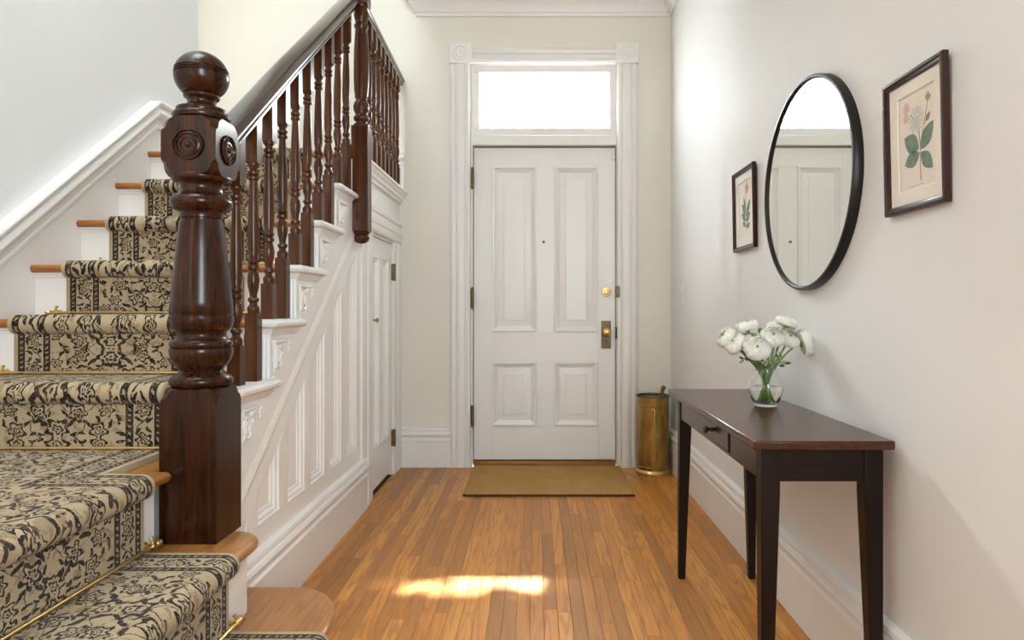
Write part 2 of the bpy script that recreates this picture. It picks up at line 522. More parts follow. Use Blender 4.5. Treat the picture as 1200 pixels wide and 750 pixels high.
# ------------------------------------------------------------------ mesh building
class MB:
    def __init__(s):
        s.v, s.f, s.uv = [], [], []

    def add(s, verts, faces):
        o = len(s.v)
        s.v += [tuple(p) for p in verts]
        s.f += [tuple(i + o for i in f) for f in faces]
        return s

    def box(s, x0, x1, y0, y1, z0, z1):
        v = [(x, y, z) for z in (z0, z1) for y in (y0, y1) for x in (x0, x1)]
        return s.add(v, [(0, 2, 3, 1), (4, 5, 7, 6), (0, 1, 5, 4), (2, 6, 7, 3), (0, 4, 6, 2), (1, 3, 7, 5)])

    def prism(s, a, b):
        """Two matching rings of points closed into a solid."""
        n = len(a)
        f = [tuple(range(n))[::-1], tuple(range(n, 2 * n))]
        f += [(i, (i + 1) % n, n + (i + 1) % n, n + i) for i in range(n)]
        return s.add(list(a) + list(b), f)

    def rings(s, rs, cap0=True, cap1=True, closed=True):
        n = len(rs[0])
        v, f = [], []
        for r in rs:
            v += list(r)
        for k in range(len(rs) - 1):
            for i in range(n if closed else n - 1):
                j = (i + 1) % n
                f.append((k * n + i, k * n + j, (k + 1) * n + j, (k + 1) * n + i))
        if cap0: f.append(tuple(range(n))[::-1])
        if cap1: f.append(tuple((len(rs) - 1) * n + i for i in range(n)))
        return s.add(v, f)

    def lathe(s, prof, c=(0, 0, 0), seg=24, axis=(0, 0, 1)):
        q = Vector((0, 0, 1)).rotation_difference(Vector(axis))
        c = Vector(c)
        rs = []
        for r, z in prof:
            r = max(r, 1e-5)
            rs.append([tuple(c + q @ Vector((r * cos(2 * pi * i / seg), r * sin(2 * pi * i / seg), z))) for i in range(seg)])
        return s.rings(rs)

    def tube(s, pts, rad, seg=8):
        pts = [Vector(p) for p in pts]
        rs = []
        up = None
        for i, p in enumerate(pts):
            t = (pts[min(i + 1, len(pts) - 1)] - pts[max(i - 1, 0)]).normalized()
            if up is None:
                up = t.orthogonal().normalized()
            up = (up - t * up.dot(t)).normalized()
            w = t.cross(up)
            r = rad[i] if isinstance(rad, (list, tuple)) else rad
            rs.append([tuple(p + up * (r * cos(2 * pi * k / seg)) + w * (r * sin(2 * pi * k / seg))) for k in range(seg)])
        return s.rings(rs)

    def extrude(s, prof, p0, p1, ua, ub):
        """Closed 2D profile (a, b) swept straight from p0 to p1."""
        ua, ub = Vector(ua), Vector(ub)
        r = [[tuple(Vector(p) + ua * a + ub * b) for a, b in prof] for p in (p0, p1)]
        return s.prism(*r)

    def build(s, name, mat, parent=None, smooth=35, bevel=0.0, seg=2, uv=None):
        me = bpy.data.meshes.new(name)
        me.from_pydata(s.v, [], s.f)
        bm = bmesh.new()
        bm.from_mesh(me)
        bmesh.ops.recalc_face_normals(bm, faces=bm.faces)
        bm.to_mesh(me)
        bm.free()
        for mm in (mat if isinstance(mat, (list, tuple)) else [mat]):
            me.materials.append(mm)
        if smooth:
            me.polygons.foreach_set('use_smooth', [True] * len(me.polygons))
            me.set_sharp_from_angle(angle=radians(smooth))
        o = bpy.data.objects.new(name, me)
        COL.objects.link(o)
        if bevel:
            b = o.modifiers.new('edge', 'BEVEL')
            b.width = bevel
            b.segments = seg
            b.limit_method = 'ANGLE'
            b.angle_limit = radians(40)
            b.harden_normals = False
        if parent is not None:
            o.parent = parent
            o.matrix_parent_inverse = parent.matrix_world.inverted() if parent.type != 'EMPTY' else Matrix.Translation(-parent.location) if parent.rotation_euler == Vector((0, 0, 0)).to_track_quat('Z', 'Y').to_euler() else Matrix.Identity(4)
        return o


def tag(o, label=None, cat=None, group=None, kind=None):
    if label: o['label'] = label
    if cat: o['category'] = cat
    if group: o['group'] = group
    if kind: o['kind'] = kind
    return o


def empty(name, loc, label, cat, group=None, kind=None):
    o = bpy.data.objects.new(name, None)
    o.empty_display_size = 0.1
    o.location = loc
    COL.objects.link(o)
    bpy.context.view_layer.update()
    return tag(o, label, cat, group, kind)


def part(mb, name, mat, parent, smooth=35, bevel=0.0, seg=2, label=None):
    """World-space mesh made a child: its parent is an Empty (or mesh) that is only translated."""
    o = mb.build(name, mat, None, smooth, bevel, seg)
    o.parent = parent
    loc = Vector((0, 0, 0))
    q = parent
    while q is not None:
        loc += Vector(q.location)
        q = q.parent
    for v in o.data.vertices:
        v.co -= loc
    if label:
        o['label'] = label
    return o


def recentre(o, c):
    """Put a mesh object's origin at c."""
    for v in o.data.vertices:
        v.co -= Vector(c)
    o.location = Vector(o.location) + Vector(c)
    return o


def offset_poly(P, d):
    """Inward offset of a counter-clockwise 2D polygon with mitred corners."""
    n = len(P)
    out = []
    for i in range(n):
        a, b, c = Vector(P[i - 1]), Vector(P[i]), Vector(P[(i + 1) % n])
        e1, e2 = (b - a).normalized(), (c - b).normalized()
        n1, n2 = Vector((-e1.y, e1.x)), Vector((-e2.y, e2.x))
        m = n1 + n2
        k = m.dot(n1)
        m = m / max(k, 0.2)
        out.append((b.x + m.x * d, b.y + m.y * d))
    return out


def ccw(P):
    A = sum(P[i][0] * P[(i + 1) % len(P)][1] - P[(i + 1) % len(P)][0] * P[i][1] for i in range(len(P)))
    return P if A > 0 else P[::-1]


def sunk_panel(mb, poly, mp, prof):
    """Moulded panel: rings of the polygon stepped inward (inset, height), closed in the middle."""
    poly = ccw(poly)
    rs = [[mp(a, b, h) for a, b in offset_poly(poly, d)] for d, h in prof]
    mb.rings(rs, cap0=False, cap1=True)


def round_slab(mb, poly, z0, z1, r, seg=4):
    """Flat slab with half-round edges, outline in X, Y."""
    poly = ccw(poly)
    rs = []
    h = (z1 - z0) / 2
    for k in range(2 * seg + 1):
        a = -pi / 2 + pi * k / (2 * seg)
        d = h * (1 - cos(a)) * r
        rs.append([(x, y, z0 + h + h * sin(a)) for x, y in offset_poly(poly, d)])
    mb.rings(rs)


# ------------------------------------------------------------------ main dimensions
YB = 4.571          # front wall of the house (with the door)
XR = 0.897          # right-hand wall
XS = -0.92          # panelled wall under the stairs
XW = -1.95          # wall beside the stairs
YF = -3.0
HALL_CEIL = 3.19
TOP = 5.3
RISE, RUN = 0.2043, 0.2608
SKX = -1.92         # face of the skirting board on the stair wall


def tz(k): return 0.8165 + RISE * k          # k = 0 first straight tread ... 5 landing
def ty(k): return 2.064 + RUN * k            # its nosing


# ------------------------------------------------------------------ room shell
def struct(name, mb, mat, label, cat, smooth=0, bevel=0.0):
    o = mb.build(name, mat, None, smooth, bevel)
    return tag(o, label, cat, None, 'structure')


b = MB().box(-4.2, XR + 0.2, YF - 0.2, YB, -0.15, -0.012)
floor = struct('floor', b, M_GAP, 'oak strip floor of the hall running towards the front door', 'floor')

# strip flooring: every board its own object
pw = 0.0475
me_plank = None


def plank_mesh():
    c = 0.03
    p = [(-0.5, -1), (0.5, -1), (0.5, -c * 2), (0.5 - c, 0), (-0.5 + c, 0), (-0.5, -c * 2)]
    m = MB().prism([(a, -0.5, z) for a, z in p], [(a, 0.5, z) for a, z in p])
    o = m.build('plank', M_FLOOR, None, 0)
    return o


pl0 = plank_mesh()
first = True
rest = MB()
x = -0.925
rr = random.Random(3)
while x < XR:
    w = min(pw, XR - x)
    y = 1.0 - rr.random() * 0.9
    while y < YB:
        L = rr.choice((0.45, 0.6, 0.8, 1.0, 1.3, 1.6)) * (0.85 + 0.3 * rr.random())
        y1 = min(y + L, YB)
        if y1 - y > 0.03:
            if first:
                o = pl0
                first = False
            else:
                o = pl0.copy()
                COL.objects.link(o)
            o.parent = floor
            o.location = (x + w / 2, (y + y1) / 2, 0.0)
            o.scale = (w - 0.0007, y1 - y - 0.0008, 0.012)
        y = y1
    x += pw
x = -3.2
while x < XR:
    w = min(pw, XR - x)
    y = YF
    lim = 0.05 if x > -0.93 else 1.0
    while y < lim:
        L = 0.6 + 1.2 * rr.random()
        y1 = min(y + L, lim)
        rest.box(x + 0.0006, x + w - 0.0006, y + 0.0006, y1 - 0.0006, -0.012, -0.0005)
        y = y1
    x += pw
o = part(rest, 'floor_boards', M_FLOOR, floor, 0)
o['kind'] = 'stuff'

# walls
b = MB().box(XR, XR + 0.2, -1.0, YB + 0.2, 0, HALL_CEIL + 0.3)
b.box(XR, XR + 0.2, YF, -2.2, 0, HALL_CEIL + 0.3)
b.box(XR, XR + 0.2, -2.2, -1.0, 0, 0.95)  # opening added here for the fill lamp
b.box(XR, XR + 0.2, -2.2, -1.0, 2.55, HALL_CEIL + 0.3)
struct('wall_right', b, M_WALL_R, 'cream right-hand wall behind the console table and the round mirror', 'wall')
b = MB().box(-0.86, XR + 0.2, YF, YB, HALL_CEIL, HALL_CEIL + 0.35)
struct('ceiling', b, M_CEIL, 'white hall ceiling above the front door', 'ceiling')
b = MB().box(XW - 0.12, XW, YF, 3.93, 0, TOP)
struct('wall_left', b, M_WALL_L, 'pale wall rising beside the carpeted stairs', 'wall')
b = MB()
DX0, DX1, DZ1 = -0.437, 0.533, 2.69
b.box(-3.2, DX0, YB, YB + 0.2, 0, TOP)
b.box(DX1, XR + 0.2, YB, YB + 0.2, 0, TOP)
b.box(DX0, DX1, YB, YB + 0.2, DZ1, TOP)
struct('wall_back', b, M_WALL, 'cream wall around the white front door', 'wall')
b = MB()
b.box(-3.2, XW - 0.12, 3.81, 3.93, 0, TOP)
struct('wall_alcove', b, M_WALL, 'wall of the landing recess behind the stair wall', 'wall')
b = MB()
WZ0, WZ1 = 2.45, 3.45
b.box(-3.2, -3.0, 3.93, YB, 0, WZ0)
b.box(-3.2, -3.0, 3.93, YB, WZ1, TOP)
b.box(-3.2, -3.0, 3.93, 3.99, WZ0, WZ1)
b.box(-3.2, -3.0, 4.31, YB, WZ0, WZ1)
struct('wall_landing', b, M_WALL, 'wall with the landing window at the turn of the stairs', 'wall')
b = MB()
b.box(XW - 0.12, XR + 0.2, YF - 0.2, YF, 0, TOP)
struct('wall_front', b, mat_wall('bounce_soak_wall', (0.22, 0.19, 0.16)), 'plain wall behind the viewer at the near end of the hall', 'wall')  # dark colour chosen to soak up light bounced near the viewer
b = MB()                                        # stairwell above the hall ceiling
b.box(-0.86, -0.74, YF, YB, HALL_CEIL, TOP)
struct('wall_upper', b, M_WALL, 'upper wall of the stairwell above the hall ceiling edge', 'wall')
b = MB()
b.box(-3.2, -0.74, YF - 0.2, 0.7, TOP, TOP + 0.15)
b.box(-3.2, -0.74, 2.7, YB + 0.2, TOP, TOP + 0.15)
b.box(-3.2, -1.95, 0.7, 2.7, TOP, TOP + 0.15)
b.box(-0.87, -0.74, 0.7, 2.7, TOP, TOP + 0.15)
o = struct('ceiling_upper', b, M_CEIL, 'stairwell ceiling with a skylight opening', 'ceiling')

# crown moulding on the door wall, running on along the right wall
crown = [(0, 0), (0.016, 0), (0.020, 0.018), (0.030, 0.022), (0.040, 0.05), (0.062, 0.085), (0.092, 0.11), (0.100, 0.118), (0.100, 0.135), (0.112, 0.14), (0.112, 0.175), (0, 0.175)]
CZ = 3.012
b = MB()
rs = []
rs.append([(-0.79 - a, YB, CZ + z) for a, z in crown])
rs.append([(-0.79 - a, YB - a, CZ + z) for a, z in crown])
rs.append([(XR - a, YB - a, CZ + z) for a, z in crown])
rs.append([(XR - a, YF, CZ + z) for a, z in crown])
b.rings(rs)
struct('trim_1', b, M_TRIM, 'white crown moulding above the front door', 'moulding', 30)

# baseboards
base_prof = [(0, 0), (0.022, 0), (0.022, 0.168), (0.027, 0.172), (0.027, 0.183), (0.019, 0.190), (0.019, 0.205), (0.030, 0.211), (0.034, 0.222), (0.030, 0.234), (0.021, 0.238), (0.021, 0.244), (0.025, 0.250), (0.022, 0.262), (0.010, 0.267), (0, 0.268)]


def basebd(name, p0, p1, out, label):
    m = MB().extrude(base_prof, p0, p1, out, (0, 0, 1))
    return struct(name, m, M_TRIM, label, 'baseboard', 30)


basebd('baseboard_right', (XR, YF, 0), (XR, YB, 0), (-1, 0, 0), 'tall white baseboard along the right-hand wall under the console table')
basebd('baseboard_back', (XS + 0.01, YB, 0), (-0.575, YB, 0), (0, -1, 0), 'short white baseboard left of the front door')
basebd('baseboard_corner', (0.67, YB, 0), (XR, YB, 0), (0, -1, 0), 'short white baseboard behind the brass umbrella stand')
basebd('baseboard_stair', (XS, 2.041, 0), (XS, 3.625, 0), (1, 0, 0), 'tall white baseboard below the stair wall panels')
basebd('baseboard_landing', (-3.0, YB, 1.84), (-0.885, YB, 1.84), (0, -1, 0), 'white baseboard on the stair landing')

# ------------------------------------------------------------------ front door (door_1), casing (trim_2), transom (window_1)
YD = 4.60
door = empty('door_1', (0.05, YD, 0), 'white four-panel front door with brass hardware under a transom', 'door', None, 'structure')
dx0, dx1, dz0, dz1 = -0.424, 0.528, 0.042, 2.143
lx0, lx1, rx0, rx1 = -0.301, -0.003, 0.117, 0.413
up1, up0, lo1, lo0 = 2.019, 0.902, 0.700, 0.268


def dpart(name, x0, x1, z0, z1, bev=0.0015):
    return part(MB().box(x0, x1, YD, YD + 0.045, z0, z1), name, M_TRIM, door, 35, bev)


dpart('stile', dx0, lx0, dz0, dz1)
dpart('stile', rx1, dx1, dz0, dz1)
dpart('rail', lx0, rx1, up1, dz1)
dpart('rail', lx0, rx1, lo1, up0)
dpart('rail', lx0, rx1, dz0, lo0)
dpart('mullion', lx1, rx0, up0, up1)
dpart('mullion', lx1, rx0, lo0, lo1)
panel_prof = [(0.0, 0.0), (0.000, 0.007), (0.006, 0.010), (0.014, 0.008), (0.018, -0.002), (0.028, -0.008), (0.036, -0.012), (0.038, -0.018), (0.062, -0.013), (0.078, -0.009), (0.080, -0.006), (0.082, -0.005)]
dmap = lambda a, z, h: (a, YD - h, z)
for (a0, a1, z0, z1) in ((lx0, lx1, up0, up1), (rx0, rx1, up0, up1), (lx0, lx1, lo0, lo1), (rx0, rx1, lo0, lo1)):
    m = MB()
    sunk_panel(m, [(a0, z0), (a1, z0), (a1, z1), (a0, z1)], dmap, panel_prof)
    part(m, 'panel', M_TRIM, door, 20)
m = MB().box(dx0, dx1, YD + 0.022, YD + 0.045, dz0, dz1)
part(m, 'door_core', M_TRIM, door, 0)
part(MB().lathe([(0.0095, 0), (0.0095, 0.004), (0.006, 0.005), (0.0045, 0.003)], (0.046, YD, 1.508), 14, (0, -1, 0)), 'peephole', M_BRONZE, door)
# deadbolt cylinder
part(MB().lathe([(0.033, 0), (0.033, 0.006), (0.029, 0.011), (0.020, 0.012), (0.0185, 0.020), (0.009, 0.022), (0.001, 0.022)], (0.469, YD, 1.171), 28, (0, -1, 0)), 'deadbolt', M_BRASS, door)
bolt = bpy.data.objects['deadbolt']
part(MB().box(0.4675, 0.4705, YD - 0.0235, YD - 0.021, 1.163, 1.179), 'key_slot', M_DARK, bolt, 0)
pl = part(MB().box(0.4345, 0.4995, YD - 0.005, YD, 0.790, 0.977), 'lock_plate', M_BRONZE, door, 35, 0.003)
part(MB().lathe([(0.019, 0), (0.017, 0.007), (0.0095, 0.012), (0.0095, 0.030), (0.017, 0.036), (0.0275, 0.047), (0.0295, 0.056), (0.0255, 0.066), (0.014, 0.072), (0.001, 0.073)], (0.468, YD - 0.005, 0.902), 28, (0, -1, 0)), 'door_knob', M_BRASS, door)
kh = MB().lathe([(0.005, 0), (0.005, 0.0008)], (0.4665, YD - 0.005, 0.845), 12, (0, -1, 0))
kh.box(0.4645, 0.4685, YD - 0.0058, YD - 0.005, 0.829, 0.845)
part(kh, 'keyhole', M_DARK, pl, 0)
for zc in (1.928, 1.128, 0.341):
    m = MB().lathe([(0.0115, -0.065), (0.0115, 0.065)], (dx0 - 0.006, YB - 0.024, zc), 12)
    m.lathe([(0.005, 0.065), (0.0075, 0.070), (0.001, 0.075)], (dx0 - 0.006, YB - 0.024, zc), 12)
    m.lathe([(0.001, -0.075), (0.0075, -0.070), (0.005, -0.065)], (dx0 - 0.006, YB - 0.024, zc), 12)
    m.box(dx0 - 0.012, dx0 - 0.001, YB - 0.022, YD + 0.001, zc - 0.06, zc + 0.06)
    part(m, 'hinge', M_BRONZE, door)
m = MB().box(dx1 + 0.001, dx1 + 0.024, YB - 0.044, YD + 0.001, 1.135, 1.208)
part(m, 'latch_keeper', M_BRONZE, door, 35, 0.003)
m = MB().box(dx1 - 0.001, dx1 + 0.011, YB - 0.024, YD + 0.001, 0.86, 0.935)
part(m, 'strike_plate', M_BLACKM, door, 35, 0.001)
part(MB().box(0.503, 0.526, YD - 0.016, YD, 2.060, 2.105), 'contact_sensor', M_PLASTIC, door, 35, 0.003)

# jamb, threshold, casing
tr = empty('trim_2', (0.05, YB, 0), 'fluted white casing with corner blocks around the front door', 'door casing', None, 'structure')
m = MB()
m.box(DX0 - 0.0, dx0 - 0.004, YB - 0.02, YD + 0.09, 0, DZ1)
part(m, 'jamb', M_TRIM, tr)
m = MB().box(dx1 + 0.004, DX1 + 0.0, YB - 0.02, YD + 0.09, 0, DZ1)
part(m, 'jamb', M_TRIM, tr)
m = MB().box(DX0 + 0.014, DX1 - 0.006, YB - 0.005, YD + 0.09, 0, 0.034)
part(m, 'threshold', M_TREAD, tr, 35, 0.004)
m = MB().box(dx0 - 0.004, dx1 + 0.004, YD + 0.05, YD + 0.09, 0, 2.16)
part(m, 'dark_backing', M_DARK, tr, 0)  # near-black sheet behind the whole door, keeps its gaps dark
cas = [(0, 0), (0, 0.022), (0.006, 0.030), (0.016, 0.033), (0.026, 0.030), (0.031, 0.022), (0.036, 0.021), (0.040, 0.027), (0.050, 0.031), (0.060, 0.033), (0.072, 0.033), (0.082, 0.031), (0.092, 0.027), (0.096, 0.021), (0.101, 0.022), (0.106, 0.030), (0.116, 0.033), (0.126, 0.030), (0.134, 0.022), (0.134, 0)]
for x0 in (-0.575, 0.535):
    m = MB().extrude(cas, (x0, YB, 0), (x0, YB, 2.690), (1, 0, 0), (0, -1, 0))
    part(m, 'side_casing', M_TRIM, tr, 30)
hd = [(0, 0), (0, 0.016), (0.010, 0.020), (0.014, 0.030), (0.030, 0.034), (0.040, 0.026), (0.044, 0.022), (0.070, 0.022), (0.074, 0.030), (0.088, 0.034), (0.102, 0.030), (0.110, 0.022), (0.118, 0.014), (0.118, 0)]
m = MB().extrude(hd, (-0.436, YB, 2.684), (0.531, YB, 2.684), (0, 0, 1), (0, -1, 0))
part(m, 'head_casing', M_TRIM, tr, 30)
for xc in (-0.507, 0.602):
    o = part(MB().box(xc - 0.075, xc + 0.075, YB - 0.042, YB, 2.690, 2.824), 'corner_block', M_TRIM, tr, 35, 0.003)
    part(MB().lathe([(0.052, 0), (0.050, 0.005), (0.043, 0.006), (0.038, 0.001), (0.030, 0.002), (0.026, 0.006), (0.018, 0.005), (0.010, 0.001), (0.008, 0.006), (0.001, 0.007)], (xc, YB - 0.042, 2.757), 28, (0, -1, 0)), 'bullseye', M_TRIM, o)

win = empty('window_1', (0.05, YD, 2.15), 'bright etched-glass transom window above the front door', 'window', None, 'structure')
gx0, gx1, gz0, gz1 = -0.386, 0.489, 2.267, 2.643
yf = YD - 0.030
m = MB().box(-0.437, 0.533, yf, YD + 0.03, gz1, 2.70)
part(m, 'head_rail', M_TRIM, win, 35, 0.002)
m = MB().box(-0.437, 0.533, yf, YD + 0.03, 2.215, gz0)
part(m, 'bottom_rail', M_TRIM, win, 35, 0.002)
m = MB().box(-0.437, 0.533, yf - 0.012, YD + 0.05, 2.151, 2.218)
part(m, 'transom_bar', M_TRIM, win, 35, 0.004)
for a0, a1 in ((-0.437, gx0), (gx1, 0.533)):
    part(MB().box(a0, a1, yf, YD + 0.03, gz0, gz1), 'side_rail', M_TRIM, win, 35, 0.002)
m = MB()
m.box(gx0 - 0.01, gx1 + 0.01, YD + 0.0, YD + 0.005, gz0 - 0.01, gz1 + 0.01)
part(m, 'pane', M_PANE, win, 0)

# landing window and the opening added for the fill lamp, out of the picture
win2 = empty('window_2', (-3.05, 4.15, 2.45), 'landing window that lights the stairs', 'window', None, 'structure')
m = MB()
for (y0, y1, z0, z1) in ((3.99, 4.02, 2.45, 3.45), (4.28, 4.31, 2.45, 3.45), (4.02, 4.28, 2.45, 2.49), (4.02, 4.28, 3.41, 3.45), (4.02, 4.28, 2.93, 2.96)):
    m.box(-3.12, -3.08, y0, y1, z0, z1)
part(m, 'window_frame', M_TRIM, win2, 35, 0.003)
win3 = empty('fill_opening', (XR + 0.1, -1.6, 0.95), 'tall opening added in the right-hand wall behind the viewer for the fill light', 'window', None, 'structure')
m = MB()
for (y0, y1, z0, z1) in ((-2.2, -2.14, 0.95, 2.55), (-1.06, -1.0, 0.95, 2.55), (-2.14, -1.06, 0.95, 1.01), (-2.14, -1.06, 2.49, 2.55), (-2.14, -1.06, 1.73, 1.78)):
    m.box(XR + 0.06, XR + 0.12, y0, y1, z0, z1)
part(m, 'window_frame', M_TRIM, win3, 35, 0.003)
# unseen slab added outside: its edge lets only a low strip of sun through the transom
m = MB().box(-2.2, 2.4, 4.78, 5.52, 3.555, 3.68)
tag(m.build('sun_blocker', M_EXT, None, 0), 'unseen slab added outside above the transom window to cut the sun', 'sun blocker', None, 'structure')

# ------------------------------------------------------------------ wall under the stairs
XB = XS - 0.030                                   # back of the framing, where the panels lie
SY0 = 2.041
ws = empty('wall_stair', (XS, 2.8, 0), 'white panelled wall under the stairs with carved step brackets', 'panelled wall', None, 'structure')


def ptop(y): return 0.445 + 0.722 * (y - 2.25)


pan = [(2.05, 2.168), (2.25, 2.437), (2.52, 2.706), (2.777, 2.958), (3.035, 3.212), (3.30, 3.478)]
PB = 0.342


def yz(poly, x0, x1):
    return MB().prism([(x0, y, z) for y, z in poly], [(x1, y, z) for y, z in poly])


# solid body behind the framing
body = [(SY0, 0.0)]
body += [(3.64, 0.0), (3.64, tz(5) - 0.03)]
for k in range(4, -1, -1):
    body += [(ty(k + 1) + 0.03, tz(k + 1) - 0.035), (ty(k + 1) + 0.03, tz(k) - 0.03)]
body += [(SY0, tz(0) - 0.03)]
body = [p for i, p in enumerate(body) if i == 0 or (abs(p[0] - body[i - 1][0]) + abs(p[1] - body[i - 1][1])) > 1e-4]
part(yz(body, XB - 0.06, XB), 'backing', M_TRIM, ws, 0)
# bottom rail, stiles and cut string
part(yz([(SY0, 0.0), (3.56, 0.0), (3.56, PB), (SY0, PB)], XB, XS), 'bottom_rail', M_TRIM, ws, 35, 0.001)
edges = [SY0] + [e for p in pan for e in p] + [3.56]
for i in range(0, len(edges), 2):
    y0, y1 = edges[i], edges[i + 1]
    if y1 - y0 < 0.005:
        continue
    part(yz([(y0, PB), (y1, PB), (y1, ptop(y1)), (y0, ptop(y0))], XB, XS), 'stile', M_TRIM, ws, 35, 0.001)
string = [(SY0, ptop(SY0)), (3.56, ptop(3.56))]
string += [(3.56, tz(5) - 0.035)]
for k in range(4, -1, -1):
    string += [(ty(k + 1) + 0.03, tz(k + 1) - 0.035), (ty(k + 1) + 0.03, tz(k) - 0.03)]
string += [(SY0, tz(0) - 0.03)]
string = [p for i, p in enumerate(string) if i == 0 or (abs(p[0] - string[i - 1][0]) + abs(p[1] - string[i - 1][1])) > 1e-4]
part(yz(string, XB, XS), 'string_board', M_TRIM, ws, 35, 0.001)
# sloping bead along the string
bz = lambda y: 0.477 + 0.735 * (y - 2.16)
bead = [(0, -0.012), (0.004, -0.010), (0.0065, -0.004), (0.0065, 0.010), (0.0035, 0.030), (0, 0.045)]
m = MB().extrude(bead, (XS, 2.045, bz(2.045)), (XS, 3.56, bz(3.56)), (1, 0, 0), (0, 0, 1))
part(m, 'string_bead', M_TRIM, ws, 30)
wprof = [(0, 0), (0.002, -0.001), (0.004, -0.006), (0.014, -0.007), (0.018, -0.010), (0.021, -0.016), (0.030, -0.018), (0.034, -0.023), (0.038, -0.024)]
wmap = lambda a, z, h: (XS + h, a, z)
for (y0, y1) in pan:
    m = MB()
    prof = wprof if y1 - y0 > 0.15 else [(d * 0.8, h) for d, h in wprof]
    sunk_panel(m, [(y0, PB), (y1, PB), (y1, ptop(y1)), (y0, ptop(y0))], wmap, prof)
    part(m, 'panel', M_TRIM, ws, 20)
# corner post beside the closet door
part(MB().box(XB - 0.02, XS + 0.012, 3.56, 3.66, 0, 1.47), 'corner_post', M_TRIM, ws, 35, 0.004)

# white returned tread ends, riser returns and the carved brackets
cap_prof = [(0, 0), (0.062, 0), (0.072, -0.004), (0.078, -0.014), (0.076, -0.024), (0.068, -0.030), (0.060, -0.032), (0.054, -0.044), (0.046, -0.056), (0.044, -0.064), (0, -0.064)]
for k in range(0, 5):
    y0, y1 = ty(k), ty(k + 1) + 0.055
    if k == 4:
        y1 = ty(5) + 0.03
    m = MB()
    # mitred nosing: front edge then along the side to a returned end
    cp = [(a - 0.045, h) for a, h in cap_prof]
    rs = []
    rs.append([(-0.985, y0 + 0.033 - a, tz(k) + h) for a, h in cp])
    rs.append([(XS + a, y0 + 0.033 - a, tz(k) + h) for a, h in cp])
    rs.append([(XS + a, y1 + a - 0.03, tz(k) + h) for a, h in cp])
    rs.append([(XS - 0.05, y1 + a - 0.03, tz(k) + h) for a, h in cp])
    b2 = MB()
    b2.rings(rs)
    b2.box(-0.985, XS - 0.04, y0 + 0.05, ty(k + 1) + 0.03, tz(k) - 0.030, tz(k) - 0.0003)
    part(b2, 'tread_cap', M_TRIM, ws, 30)
for k in range(0, 6):
    if k == 5:
        continue
    # reeded riser end under this tread
    m = MB()
    zb = tz(k - 1) if k else 0.6
    yy = ty(k) + 0.030
    for q in range(5):
        xa = -0.985 + q * 0.013
        m.lathe([(0.0055, zb + 0.002), (0.0055, tz(k) - 0.062)], (xa + 0.0065, yy - 0.001, 0), 8)
    part(m, 'reeded_riser_end', M_TRIM, ws, 40)


def bracket(k):
    """Fretwork scroll and a rosette under the tread cap."""
    y0, z1 = ty(k) + 0.040, tz(k) - 0.078
    m = MB()
    xs = XS + 0.006
    P = lambda a, z: (xs, y0 + a, z1 - z)
    m.tube([P(0.005, 0.0), P(0.06, 0.001), P(0.135, 0.0)], 0.0065, 6)
    m.tube([P(0.006, 0.0), P(0.010, 0.03), P(0.006, 0.062), P(0.012, 0.105)], [0.0065, 0.005, 0.006, 0.003], 6)
    sp = []
    for t in range(26):
        a = t / 25 * 3.6 * pi
        r = 0.034 * (1 - t / 32)
        sp.append(P(0.050 + r * cos(a + 0.6) * 0.9, 0.052 + r * sin(a + 0.6) * 1.25))
    m.tube(sp, 0.0062, 6)
    sp = [P(0.016 + 0.02 * sin(t / 9 * pi), 0.095 - 0.09 * t / 9) for t in range(10)]
    m.tube(sp, 0.0052, 6)
    for (a, z, r) in ((0.095, 0.020, 0.013), (0.118, 0.014, 0.010), (0.102, 0.044, 0.011), (0.085, 0.078, 0.010), (0.020, 0.125, 0.009)):
        m.lathe([(r, -0.002), (r * 0.8, 0.004), (r * 0.3, 0.0065), (0.001, 0.007)], (XS, y0 + a, z1 - z), 10, (1, 0, 0))
    o = part(m, 'scroll_bracket', M_TRIM, ws, 40)
    m = MB()
    c = (XS, y0 + 0.178, z1 - 0.028)
    m.lathe([(0.006, 0), (0.007, 0.006), (0.001, 0.008)], c, 10, (1, 0, 0))
    for q in range(6):
        a = q * pi / 3
        m.lathe([(0.0095, 0), (0.008, 0.003), (0.001, 0.005)], (XS, c[1] + 0.014 * cos(a), c[2] + 0.014 * sin(a)), 8, (1, 0, 0))
    part(m, 'carved_rosette', M_TRIM, ws, 40)


for k in range(0, 5):
    bracket(k)

# landing edge above the closet door: cap, frieze, header
m = MB()
lp = [(0, 0), (0.052, 0), (0.060, -0.006), (0.060, -0.018), (0.050, -0.024), (0.046, -0.034), (0.034, -0.044), (0.030, -0.060), (0.018, -0.068), (0.016, -0.082), (0, -0.082)]
m.extrude(lp, (XS, 3.42, 1.84), (XS, YB, 1.84), (1, 0, 0), (0, 0, 1))
part(m, 'landing_cap', M_TRIM, ws, 30)
part(MB().box(-1.0, XS, 3.64, YB, 1.47, 1.84), 'frieze_board', M_TRIM, ws, 0)
hp = [(0, 0.0), (0.020, 0.0), (0.026, 0.010), (0.026, 0.030), (0.018, 0.036), (0.018, 0.050), (0.024, 0.056), (0.024, 0.086), (0.018, 0.092), (0.018, 0.110), (0.026, 0.116), (0.030, 0.130), (0.022, 0.140), (0.010, 0.144), (0, 0.144)]
m = MB().extrude(hp, (XS, 3.60, 1.486), (XS, YB - 0.03, 1.486), (1, 0, 0), (0, 0, 1))
part(m, 'closet_header', M_TRIM, ws, 30)
part(MB().box(XB - 0.02, XS + 0.014, 4.350, YB, 0, 1.486), 'closet_casing', M_TRIM, ws, 35, 0.004)
part(MB().box(XB - 0.02, XS + 0.020, 4.44, YB - 0.02, 0, 1.486), 'closet_casing', M_TRIM, ws, 35, 0.006)
